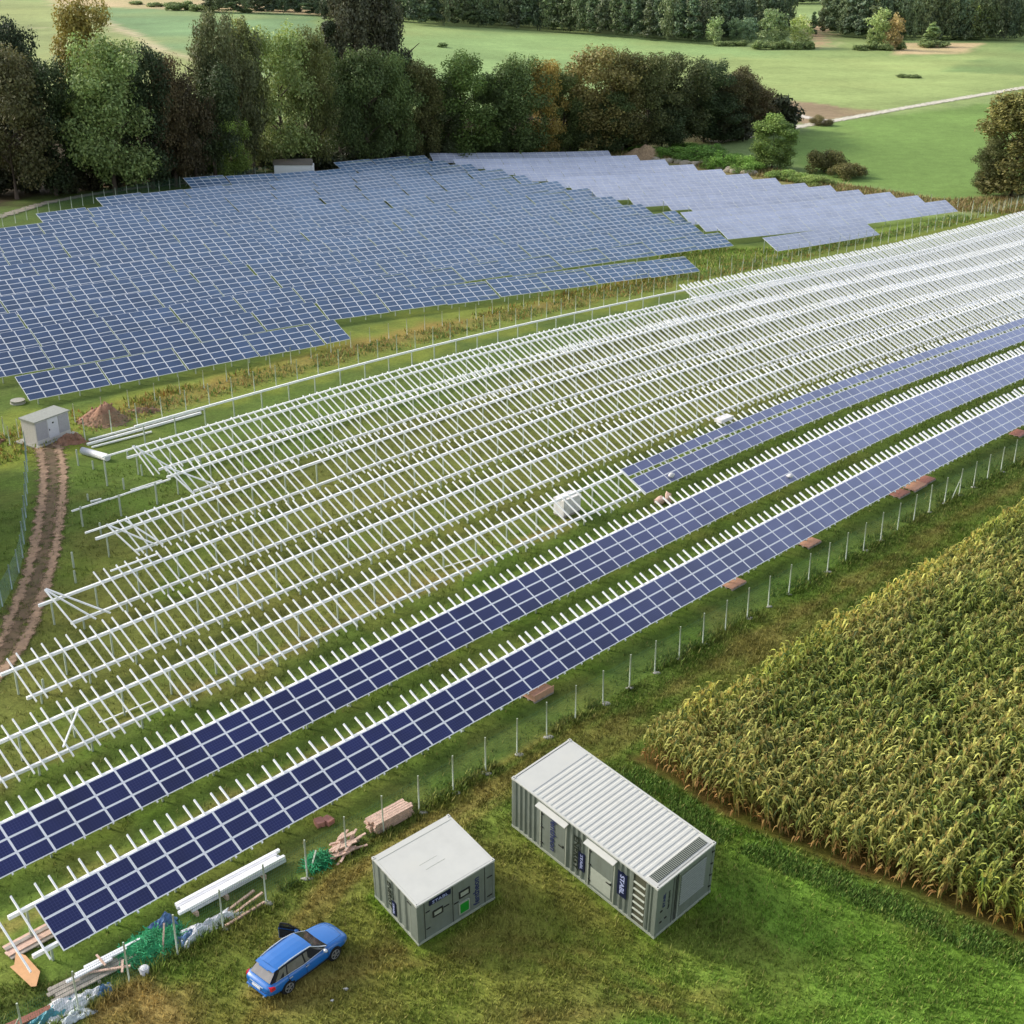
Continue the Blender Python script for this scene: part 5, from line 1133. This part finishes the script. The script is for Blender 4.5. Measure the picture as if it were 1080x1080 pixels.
def crown_mesh(name, kind, seed, n=4200):
    """unit tree: height 1, crown radius about .5*ratio set per kind"""
    r = np.random.default_rng(seed)
    if kind == 'round':
        k = 56; t = r.random(k); z = .12+.78*t; rad = .29*np.clip(1-np.abs((z-.5)/.47)**2.2, .03, 1)**.5; an = r.uniform(0, 2*PI, k); q = np.sqrt(r.random(k))*.98
        C = np.stack([q*rad*np.cos(an), q*rad*np.sin(an), z], 1); R = np.stack([r.uniform(.075, .14, k)]*2+[r.uniform(.07, .125, k)], 1)
    elif kind == 'tall':
        k = 60; z = .1+.83*r.random(k); rad = .205*np.clip(1-np.abs((z-.47)/.55)**2.4, .03, 1)**.5; an = r.uniform(0, 2*PI, k); q = np.sqrt(r.random(k))
        C = np.stack([q*rad*np.cos(an), q*rad*np.sin(an), z], 1); R = np.stack([r.uniform(.055, .10, k)]*2+[r.uniform(.07, .12, k)], 1)
    elif kind == 'conifer':
        k = 44; z = .08+.88*r.random(k)**.9; rad = .17*(1-z)**.85+.012; an = r.uniform(0, 2*PI, k); q = r.uniform(.3, 1, k)
        C = np.stack([q*rad*np.cos(an), q*rad*np.sin(an), z], 1); R = np.stack([.028+.35*rad, .028+.35*rad, r.uniform(.03, .055, k)], 1)
    else:  # bush
        k = 20; an = r.uniform(0, 2*PI, k); q = np.sqrt(r.random(k)); z = .12+.6*r.random(k)*(1-.5*q)
        C = np.stack([q*.5*np.cos(an), q*.5*np.sin(an), z], 1); R = np.stack([r.uniform(.16, .28, k)]*2+[r.uniform(.14, .25, k)], 1)
    cols = np.array([(1, 1, 1), (.88, .95, .8), (1.06, 1.04, .85), (.75, .8, .68), (.95, .9, .7)])
    V, F, Cc = leaf_cloud(C, R, n, (.0195 if kind != 'bush' else .042)*(1 if n > 3000 else 2.4), cols, r, shell=.3)
    Cc = Cc*(.6+.55*np.clip(V[:, 2:3], 0, 1))                       # shade painted in: leaf colour darkens towards the foot of the crown
    return numpy_mesh(name, V, F, [M_LEAF], Cc)

def trunk_mesh(name, kind, seed):
    r = random.Random(seed); mb = MB(); top = .8 if kind in ('conifer',) else .6
    P = [(0, 0, -.02), (r.uniform(-.006, .006), r.uniform(-.006, .006), top*.4), (r.uniform(-.015, .015), r.uniform(-.015, .015), top)]
    mb.tube(P, [.017, .012, .004], 7)
    if kind != 'conifer':
        for i in range(9):
            z = r.uniform(.2, .55); a = r.uniform(0, 2*PI); l = r.uniform(.1, .22)
            mb.tube([(0, 0, z), (l*.5*math.cos(a), l*.5*math.sin(a), z+l*.45), (l*math.cos(a), l*math.sin(a), z+l*.8)], [.007, .005, .002], 5)
    return mb.mesh(name, M_BARK)
VAR = {}
for kind, nv, nl in (('round', 6, 22000), ('tall', 5, 22000), ('conifer', 3, 12000), ('bush', 4, 9000)):
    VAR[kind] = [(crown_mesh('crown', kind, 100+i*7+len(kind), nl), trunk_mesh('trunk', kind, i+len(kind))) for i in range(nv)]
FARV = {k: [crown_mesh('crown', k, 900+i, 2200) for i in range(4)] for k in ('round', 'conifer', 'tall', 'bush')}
BASE_W = dict(round=.72, tall=.5, conifer=.38, bush=1.3)
def tree(px, py, top, wpx, kind, hexc, label, name='tree', group=None, far=False, cat='tree', z0=0.0):
    p = at(px, py); dist = math.sqrt(p.x**2+p.y**2+(CH-p.z)**2)
    dep = math.atan2(CH-p.z, p.y); h = (py-top)*dist/CF/max(.4, math.cos(dep)); w = wpx*dist/CF; sx = w/BASE_W[kind]
    c = lin(hexc); g_ = sum(c)/3; c = tuple(min(1, (x*.85+g_*.15)*2.6*k_+.01) for x, k_ in zip(c, (1.02, 1.06, .85)))
    if far:
        kind = 'bush' if kind == 'round' and w > 1.05*h else kind; sx = w/BASE_W[kind]; c = tuple(min(1, x*1.25+.006) for x in c)  # far copies lightened, distance haze put into the colour
        o = bpy.data.objects.new(name, rnd.choice(FARV[kind])); COL.objects.link(o); o.location = p; o.scale = (sx, sx, h); o.rotation_euler.z = rnd.uniform(0, 6.28); o.color = (*c, 1)
        return tag(o, label, cat, group)
    t = thing(name, label, cat, p, group); t.rotation_euler.z = rnd.uniform(0, 6.28)
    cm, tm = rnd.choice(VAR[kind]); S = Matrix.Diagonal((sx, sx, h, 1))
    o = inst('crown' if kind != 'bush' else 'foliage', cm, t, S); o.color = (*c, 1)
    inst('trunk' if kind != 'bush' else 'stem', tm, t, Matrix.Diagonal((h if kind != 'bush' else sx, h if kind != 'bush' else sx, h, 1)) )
    return t
GB = 'trees of the belt behind the solar field'
BELT_T = [  # px, base, top, width, kind, colour, label
 (12, 196, 38, 62, 'round', '#1f2a1d', 'dark tall tree at the left edge with its head above the belt'), (34, 200, 44, 50, 'round', '#222c1e', 'dark tree second from the left edge, head against the pale field'),
 (18, 210, 62, 78, 'round', '#4a4630', 'brown olive broad tree at the left edge in front of the dark ones'), (60, 206, 76, 62, 'round', '#2e3824', 'dark green tree between the brown olive and the pale green one'),
 (112, 190, 19, 66, 'round', '#6b5f2c', 'tallest round tree turning orange brown, behind the pale green one'), (88, 200, 72, 46, 'round', '#4b5a2f', 'mid green tree half hidden left of the pale green one'),
 (122, 205, 54, 86, 'round', '#68754a', 'large pale green tree with silvery leaves at left of the belt'), (162, 199, 60, 56, 'round', '#2f3b28', 'dark green tree right of the pale green one'),
 (186, 197, 70, 52, 'round', '#463a29', 'brown olive tree left of the olive grey pair'), (208, 196, 82, 48, 'round', '#3b3225', 'dark brown low tree in the gap of the belt'),
 (236, 190, 26, 46, 'round', '#4e5038', 'olive grey tree with a flat top, left of a similar one'), (262, 187, 24, 46, 'round', '#4a4c36', 'olive grey tree with a flat top, right of a similar one'), (228, 193, 66, 56, 'round', '#36402a', 'dark green tree below the olive grey pair'),
 (268, 185, 36, 44, 'tall', '#6d6f46', 'slim pale olive tree right of the olive grey pair'), (299, 182, 40, 68, 'round', '#707a4c', 'broad pale olive green tree above the white kiosk'), (242, 192, 116, 44, 'round', '#627233', 'low yellowish green tree in front of the belt'),
 (334, 180, 42, 44, 'round', '#51542f', 'olive tree right of the one above the kiosk'), (360, 177, 58, 54, 'round', '#3d4a2b', 'green leafy tree before the dark conifers'), (352, 168, 16, 40, 'conifer', '#2d3426', 'dark conifer left of the tall dark clump'),
 (372, 165, -6, 50, 'tall', '#45443a', 'tall dark brown tree cut by the top edge, left of three'), (394, 163, -10, 54, 'tall', '#403e34', 'tall dark brown tree cut by the top edge, middle of three'), (416, 162, 2, 42, 'tall', '#383a2f', 'tall dark tree cut near the top edge, right of three'),
 (388, 176, 60, 56, 'round', '#43502f', 'green tree at the foot of the three tall dark trees'), (420, 173, 64, 50, 'round', '#4c5a34', 'olive green tree just right of the tall dark clump'), (446, 172, 72, 44, 'round', '#4d4c2c', 'olive brown tree left of the bright green round one'),
 (488, 170, 63, 72, 'round', '#4a5b2a', 'bright green round tree in the middle of the belt'), (464, 170, 92, 44, 'round', '#39402a', 'small dark tree at the left foot of the bright green one'), (520, 168, 84, 44, 'round', '#3b472b', 'dark green tree right of the bright green one'),
 (546, 168, 66, 66, 'round', '#46542f', 'mid green round tree at the centre of the belt'), (574, 166, 69, 44, 'round', '#7a6630', 'yellow orange turning tree in the middle of the belt'), (594, 165, 80, 44, 'round', '#46502c', 'green tree right of the yellow orange one'),
 (606, 164, 98, 40, 'round', '#3a4528', 'low dark green tree right of the yellow orange one'), (628, 163, 58, 72, 'round', '#655b36', 'broad brown olive tree starting the right group'), (656, 161, 60, 58, 'round', '#55502f', 'brown olive tree second in the right group'),
 (682, 159, 62, 54, 'round', '#474a2c', 'olive tree third in the right group'), (642, 163, 98, 50, 'round', '#3b4629', 'lower green tree in front of the right group'), (714, 154, 63, 60, 'round', '#3f442a', 'dark olive tree in the right group'),
 (742, 150, 68, 54, 'round', '#33402a', 'dark green tree in the right group'), (768, 147, 73, 50, 'round', '#46402b', 'dark brown olive tree near the right end of the belt'), (788, 143, 76, 44, 'round', '#4c3f2e', 'brownish tree at the right end of the belt'), (698, 157, 100, 52, 'round', '#35402a', 'lower dark tree in front of the right group'), (758, 150, 100, 50, 'round', '#2f3a26', 'lower dark green tree near the right end of the belt'), (800, 139, 98, 34, 'round', '#4a4230', 'low brown tree closing the belt at the right'),
]
for (x, b, tp_, w, k, c, lab) in BELT_T: tree(x, b, tp_, w*(1.22 if k == 'round' else 1.1), k, c, lab, {'conifer': 'conifer'}.get(k, 'deciduous_tree'), GB)
for i in range(34):                                              # shaded undergrowth along the foot of the belt
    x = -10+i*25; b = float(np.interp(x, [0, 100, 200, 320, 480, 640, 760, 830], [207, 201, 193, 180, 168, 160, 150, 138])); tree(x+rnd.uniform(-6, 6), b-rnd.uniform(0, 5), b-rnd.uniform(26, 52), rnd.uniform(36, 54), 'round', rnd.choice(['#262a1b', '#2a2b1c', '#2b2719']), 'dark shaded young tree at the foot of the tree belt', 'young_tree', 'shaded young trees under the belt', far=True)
# standalone trees and bushes
tree(1066, 207, 110, 78, 'tall', '#5a552e', 'big olive brown bushy tree at the right edge', 'deciduous_tree'); tree(1040, 206, 150, 36, 'round', '#46482a', 'lower shoulder tree left of the big one at the right edge', 'deciduous_tree')
tree(814, 178, 126, 48, 'tall', '#5e7038', 'fresh green young tree standing alone behind the pale solar field', 'deciduous_tree')
tree(869, 182, 147, 46, 'bush', '#55522f', 'round olive bush right of the lone green tree', 'bush', cat='bush'); tree(893, 188, 165, 42, 'bush', '#5c5634', 'low brown olive bush trailing right of the round one', 'bush', cat='bush')
tree(866, 132, 119, 24, 'bush', '#645a40', 'small brown bush on the ploughed patch', 'bush', cat='bush')
for i, (x, b, t_, w, c) in enumerate(((708, 166, 150, 44, '#5b7a31'), (735, 171, 151, 48, '#557530'), (762, 177, 155, 46, '#5f7f33'), (786, 181, 161, 40, '#66823b'), (750, 166, 148, 44, '#4f6e2e'), (720, 158, 147, 40, '#587631'), (776, 172, 160, 36, '#4d6a2e'), (668, 160, 150, 40, '#5a7434'), (830, 190, 176, 44, '#6e8145'), (860, 194, 183, 40, '#6f7d45'))):
    tree(x, b, t_, w, 'bush', c, ('lush green shrub on the bank behind the pale solar field' if i < 8 else 'pale weedy shrub on the bank below the round bush'), 'shrub', 'lush shrubs on the bank' if i < 8 else 'weedy shrubs on the bank', cat='shrub')
for x, b, t_, w, k, c, lab in ((754, 47, 19, 24, 'round', '#7c8668', 'pale grey green tree at the far wood edge, left of the blue green pair'), (776, 44, 21, 20, 'round', '#5d6c5a', 'blue green tree at the far wood edge, left of a pair'), (790, 45, 20, 20, 'round', '#56665a', 'blue green tree at the far wood edge, right of a pair'),
    (814, 50, 12, 34, 'round', '#56624a', 'broad dark green tree alone before the far wood gap'), (843, 50, 19, 30, 'round', '#7b8158', 'pale olive tree before the far wood gap'), (857, 38, 16, 13, 'conifer', '#4a5844', 'small dark conifer in the far wood gap'),
    (925, 52, 13, 28, 'round', '#6b7550', 'grey green tree in front of the right far wood'), (941, 53, 18, 22, 'round', '#7e6a50', 'tree with a reddish head in front of the right far wood'), (982, 49, 27, 24, 'conifer', '#5f6c4e', 'small conifer before the stubble field'), (998, 37, 13, 14, 'conifer', '#5f6c4e', 'slim conifer at the right far wood edge'), (1025, 42, 9, 20, 'tall', '#7d8560', 'pale tree at the right far wood edge, left of two'), (1042, 42, 10, 15, 'tall', '#8b9069', 'pale tree at the right far wood edge, right of two'), (467, 50, 43, 12, 'round', '#4b5c38', 'lone dark bush in the middle of the far meadow')):
    tree(x, b, t_, w, k, c, lab, 'far_tree', far=True)
for i, (x, b, t_, w) in enumerate(((928, 53, 43, 54), (984, 50, 40, 30), (826, 52, 41, 66), (770, 49, 42, 34), (958, 82, 78, 22), (1010, 42, 37, 44), (143, 5, -1, 12), (163, 7, 1, 14), (190, 11, 0, 30), (214, 12, 1, 26), (258, 13, 8, 14))):
    for q_ in range(max(1, round(w/13))): n_ = max(1, round(w/13)); tree(x+(q_-(n_-1)/2)*w/n_, b+rnd.uniform(-.5, .5), t_+rnd.uniform(-2, 1.5), w/n_*1.3, 'round', '#5b6645', 'low dark hedge shrub in the far fields', 'hedge_shrub', 'low shrubs in the far fields', far=True, cat='shrub')
# far wood
def wood(line, rows, step, hpx, label, group, mix):
    for r_ in range(rows):
        x = line[0][0]-4+r_*3
        while x < line[-1][0]:
            b = float(np.interp(x, [q[0] for q in line], [q[1] for q in line]))-r_*3.0
            k = 'conifer' if rnd.random() < mix else 'tall' if rnd.random() < .6 else 'round'; hh = hpx*rnd.uniform(.8, 1.2)
            tree(x, b, b-hh, rnd.uniform(15, 22) if k == 'conifer' else rnd.uniform(16, 24), k, rnd.choice(['#4a5648', '#414e43', '#525c4b', '#47503f', '#5a6150', '#4a4f45', '#3c4840']), label, 'wood_tree', group, far=True)  # grey-green leaf colours carry painted distance haze
            x += step*rnd.uniform(.8, 1.25)
wood([(440, 26), (520, 29), (600, 35), (700, 44), (742, 47)], 4, 11.5, 52, 'dark spruce or broadleaf of the dense left part of the far wood', 'trees of the left far wood', .72)
wood([(742, 44), (790, 40), (832, 34)], 3, 11.5, 46, 'dark tree of the dense part of the far wood left of its gap', 'trees by the gap of the far wood', .6)
wood([(872, 37), (910, 41), (960, 42), (1085, 43)], 4, 11.5, 50, 'dark tree of the dense right part of the far wood', 'trees of the right far wood', .65)
wood([(224, 13), (330, 16), (445, 24)], 3, 13, 32, 'dark tree of the far wood on the left hill', 'trees of the far wood on the left hill', .6)
wood([(826, 4), (880, 3)], 3, 10, 22, 'hazy blue green tree in the far wood gap', 'hazy trees in the far wood gap', .5)
# the wood edge left of the frame whose shade falls on the track
for i, (x, y, h, w) in enumerate(((-56, 100, 17, 10), (-60, 108, 20, 11), (-52, 92, 15, 9), (-49, 84, 13, 8))):
    t = thing('deciduous_tree', 'tree standing just left of the photo, shading the grass by the bluish fence', 'tree', (x, y, T(x, y)), 'trees left of the frame'); cm, tm = VAR['round'][i % 5]
    o = inst('crown', cm, t, Matrix.Diagonal((w/.72, w/.72, h, 1))); o.color = (.09, .11, .05, 1); inst('trunk', tm, t, Matrix.Diagonal((h, h, h, 1)))

# ------------------------------------------------------------------ corn
M_CORN = mat_attr('corn_leaves', rough=.6, n1=.25, v1=.22, n2=.08, v2=.12, trans=.22, spec=.3)
def corn_arrays(seed):
    """one maize plant: stalk, arching leaves, tassel"""
    r = np.random.default_rng(seed); V = []; F = []; C = []
    def quad(a, b, c, d, col): k = len(V); V.extend([a, b, c, d]); F.append((k, k+1, k+2, k+3)); C.extend([col]*4)
    H = r.uniform(2.0, 2.35); g1 = np.array(lin('#788843')); g2 = np.array(lin('#a3a35b')); br = np.array(lin('#a27d50')); gd = np.array(lin('#4c5f2c'))
    for a in (0, 2.1, 4.2):
        u = np.array([math.cos(a), math.sin(a), 0])*.022; v = np.array([math.cos(a+2.1), math.sin(a+2.1), 0])*.022; z = np.array([0, 0, H]); quad(u, v, v*.4+z, u*.4+z, g1*.8)
    a0 = r.uniform(0, 6.28)
    for i in range(12):
        z = .25+i*(H-.35)/11+r.uniform(-.05, .05); a = a0+(i % 2)*PI+r.normal()*.45; L = r.uniform(.5, .8)*(1-.35*abs(i/11-.5)); u = np.array([math.cos(a), math.sin(a), 0]); s = np.array([-math.sin(a), math.cos(a), 0]); w = r.uniform(.036, .06)
        f = i/11; col = br*(1-f*1.9)+g1*f*1.9 if f < .52 else (g1*(1-f)+g2*f if r.random() < .7 else gd); col = col*r.uniform(.75, 1.35)
        rise = r.uniform(.55, .85)*L; droop = r.uniform(-.05, .4)*L*(1.3-f)
        pts = [np.array([0, 0, z]), u*L*.4+np.array([0, 0, z+rise]), u*L*.75+np.array([0, 0, z+rise*.9-droop*.3]), u*L*.98+np.array([0, 0, z+rise*.4-droop])]
        ws = [w*.6, w, w*.75, .008]
        for k in range(3): quad(pts[k]-s*ws[k], pts[k]+s*ws[k], pts[k+1]+s*ws[k+1], pts[k+1]-s*ws[k+1], col)
    tc = np.array(lin('#b9a56c'))
    for i in range(6):
        a = r.uniform(0, 6.28); u = np.array([math.cos(a), math.sin(a), 0]); s = np.array([-math.sin(a), math.cos(a), 0])*.014; p = np.array([0, 0, H-.05]); q = u*r.uniform(.05, .16)+np.array([0, 0, H+r.uniform(.15, .32)]); quad(p-s, p+s, q+s*.6, q-s*.6, tc)
    return np.array(V), np.array(F), np.clip(np.array(C), 0, 1)
CV = [corn_arrays(s) for s in range(10)]
CME = [numpy_mesh('corn_plant', *[a[0], a[1], [M_CORN], a[2]*np.array([1.08, 1.03, .86])]) for a in CV]
def inside(poly, x, y): return sdist(poly, np.array([x]), np.array([y]))[0]
cand = []
r = np.random.default_rng(5); n = 21.0
for row in range(48):
    nn = 43.2-row*.92; e = 40.0+r.uniform(0, .2)
    while e < 150: cand.append((e+r.normal()*.03, nn+r.normal()*.03)); e += .2
cand = np.array(cand); cx = cand[:, 0]*EX+cand[:, 1]*NX; cy = cand[:, 0]*EY+cand[:, 1]*NY
sd_ = sdist(CORN, cx, cy); gaps = fbm(cx, cy, 3.5, 88); keep = (sd_ < -.1) & (cy > 36) & (cx < 48) & (gaps > .23) & (r.random(len(cx)) > .05)
cx, cy, sd_ = cx[keep], cy[keep], sd_[keep]
# the plants of the edge facing the camera are objects of their own
edge = ldist([(6.8, 63.2), (12.1, 57.3), (24.1, 48.6), (34, 41.2)], cx, cy)
vis = (cx < .40*cy+1.2)
order = np.argsort(np.where(vis, edge, 1e6)); front = set(order[:300].tolist())
hgt = .82+.36*fbm(cx, cy, 4., 77); VA = []; FA = []; CA = []; off = 0; warm = np.array([1.35, 1.25, .9]); lush = np.array([.8, .92, .75])
tone = fbm(cx, cy, 6., 66)
for i in range(len(cx)):
    v = i % 10; a = r.uniform(0, 6.28); s = hgt[i]*r.uniform(.9, 1.1); z = T(cx[i], cy[i])
    if i in front:
        o = bpy.data.objects.new('corn_plant', CME[v]); COL.objects.link(o); o.location = (cx[i], cy[i], z); o.rotation_euler.z = a; o.scale = (s, s, s)
        tag(o, 'ripening corn plant with brown lower leaves in the front edge of the corn field', 'corn', 'corn plants of the front edge'); continue
    V, F, Cc = CV[v]; ca, sa = math.cos(a)*s, math.sin(a)*s
    VA.append(np.stack([V[:, 0]*ca-V[:, 1]*sa+cx[i], V[:, 0]*sa+V[:, 1]*ca+cy[i], V[:, 2]*s+z], 1)); FA.append(F+off); off += len(V)
    k = np.clip(1-(-sd_[i])/2.2, 0, 1)*.8+.0; m_ = (np.ones(3)*(1-k)+warm*k)*(.8+.42*tone[i])  # sunlit field edge painted in: warmer, brighter leaf colour
    if tone[i] < .42: m_ = m_*lush
    CA.append(np.clip(Cc*m_*r.uniform(.55, 1.35)*np.array([1.06, 1.05, .9]), 0, 1))
o = bpy.data.objects.new('corn_field', numpy_mesh('corn_field', np.concatenate(VA), np.concatenate(FA), [M_CORN], np.concatenate(CA))); COL.objects.link(o); tag(o, kind='stuff')
print('corn', len(cx))

# ------------------------------------------------------------------ grass and weeds
def tufts(name, xs, ys, h, spread, blades, tint=None, seed=0, wid=.03, kind='stuff'):
    r = np.random.default_rng(seed); n = len(xs); z = hill(xs, ys); base = np.stack([xs, ys, z], 1)
    B = np.repeat(base, blades, 0); m = len(B); B[:, :2] += r.normal(size=(m, 2))*spread; hh = np.repeat(h, blades)*r.uniform(.5, 1.3, m)
    a = r.uniform(0, 2*PI, m); d = np.stack([np.cos(a), np.sin(a), np.zeros(m)], 1); s = np.stack([-np.sin(a), np.cos(a), np.zeros(m)], 1)*(wid*np.repeat(h, blades)/.2)[:, None]
    tipp = B+d*(hh*r.uniform(.2, .8, m))[:, None]; tipp[:, 2] += hh
    V = np.stack([B-s, B+s, tipp], 1).reshape(-1, 3); F = np.arange(3*m).reshape(m, 3)
    c = ground_colour(B[:, 0], B[:, 1]) if tint is None else tint[r.integers(0, len(tint), m)]
    c = c*r.uniform(.65, 1.65, m)[:, None]; k = r.random(m) < .12; c[k] = c[k]*.6+np.array(lin('#b3a565'))*.45
    o = bpy.data.objects.new(name, numpy_mesh(name, V, F, [M_GRASS], np.repeat(np.clip(c, 0, 1), 3, 0))); COL.objects.link(o); return tag(o, kind=kind)
def scatter(n, poly, seed, dens=None):
    r = np.random.default_rng(seed); P = np.array(poly); lo, hi = P.min(0), P.max(0); xs = r.uniform(lo[0], hi[0], n*3); ys = r.uniform(lo[1], hi[1], n*3); k = sdist(poly, xs, ys) < 0
    xs, ys = xs[k], ys[k]
    if dens is not None: q = dens(xs, ys) > r.random(len(xs)); xs, ys = xs[q], ys[q]
    return xs[:n], ys[:n]
def clear(x, y):
    """false under containers, car and the dense corn"""
    k = np.ones(len(x), bool)
    for c in (SMALL, BIG):
        dx, dy = x-c['x'], y-c['y']; cs, sn = math.cos(c['yaw']), math.sin(c['yaw']); p = dx*cs+dy*sn; q = -dx*sn+dy*cs; k &= ~((p > -.05) & (p < c['l']+.05) & (q > -.05) & (q < c['w']+.05))
    k &= np.hypot(x-oc.x, y-oc.y) > 1.1; k &= sdist(CORN, x, y) > .1
    return k
near = wp([(-90, 1190), (-40, 1040), (140, 1030), (330, 925), (580, 775), (800, 643), (1090, 478), (1130, 560), (690, 800), (1110, 1010), (1160, 1190)])
xs, ys = scatter(215000, near, 1, lambda x, y: clear(x, y)*(.35+.65*np.clip((fbm(x, y, 1.1, 5)-.3)*3, 0, 1))); tufts('grass', xs, ys, npr.uniform(.08, .24, len(xs)), .07, 2, seed=1, wid=.034)
mid_ = wp([(-40, 1040), (-40, 560), (80, 500), (480, 420), (720, 330), (1100, 240), (1100, 470), (800, 640), (330, 920), (140, 1030)])
xs, ys = scatter(110000, mid_, 2, lambda x, y: .2+.8*np.clip((fbm(x, y, 1.6, 6)-.35)*3, 0, 1)); tufts('grass', xs, ys, npr.uniform(.1, .28, len(xs)), .12, 2, seed=2, wid=.03)
# rough growth along the fence foot, by the corn and on the bank
fe = npr.uniform(13, 122, 9000); fn = 44.4+npr.normal(size=9000)*.35; xs = fe*EX+fn*NX; ys = fe*EY+fn*NY; k = (fbm(xs, ys, 2., 8) > .42) & clear(xs, ys); tufts('grass', xs[k], ys[k], npr.uniform(.15, .4, k.sum()), .12, 3, seed=3, wid=.03)
t_ = npr.random(9000); xs = np.interp(t_, [0, .3, .75, 1], [7.6, 11.9, 23.9, 34])-npr.uniform(.1, 1.9, 9000)**1.0; ys = np.interp(t_, [0, .3, .75, 1], [62.4, 57.0, 48.3, 41])-npr.uniform(.1, 1.3, 9000); k = (fbm(xs, ys, 1.6, 9) > .4) & clear(xs, ys)
tufts('grass', xs[k], ys[k], npr.uniform(.1, .28, k.sum()), .1, 3, np.array([lin('#5c7a34'), lin('#6f8d40'), lin('#54702e')]), seed=4, wid=.04)
bank = wp([(-30, 470), (60, 437), (200, 405), (376, 366), (560, 316), (740, 280), (860, 262), (1000, 233), (1085, 214), (1085, 222), (960, 243), (720, 300), (430, 366), (300, 398), (110, 452), (-30, 500)])
W_ = np.array([lin('#7f8a3e'), lin('#8f8a48'), lin('#97743f'), lin('#5e7431'), lin('#a5965a'), lin('#6b7d35')])
xs, ys = scatter(60000, bank, 7, lambda x, y: np.clip((fbm(x, y, 4., 10)-.28)*2.6, .05, 1)); tufts('tall_weeds', xs, ys, npr.uniform(.15, .5, len(xs)), .35, 3, W_, seed=5, wid=.045)
bank2 = wp([(640, 166), (700, 168), (760, 180), (880, 201), (1000, 222), (1085, 226), (1085, 208), (1000, 212), (900, 198), (760, 168), (640, 152)])
xs, ys = scatter(30000, bank2, 8, lambda x, y: np.clip((fbm(x, y, 6., 12)-.3)*2.6, .1, 1)); tufts('tall_weeds', xs, ys, npr.uniform(.3, .9, len(xs)), .6, 3, np.array([lin('#8f8a55'), lin('#97845a'), lin('#6f7d42'), lin('#a99b6c'), lin('#87704c')]), seed=6, wid=.04)
strip3 = wp([(700, 292), (690, 252), (790, 264), (935, 246), (1010, 226), (1030, 232), (860, 264), (760, 290)])
xs, ys = scatter(16000, strip3, 9, lambda x, y: np.clip((fbm(x, y, 5., 13)-.25)*2.6, .1, 1)); tufts('tall_weeds', xs, ys, npr.uniform(.2, .55, len(xs)), .4, 3, np.array([lin('#6d8a38'), lin('#7f9443'), lin('#58752f'), lin('#9a9456')]), seed=7, wid=.04)
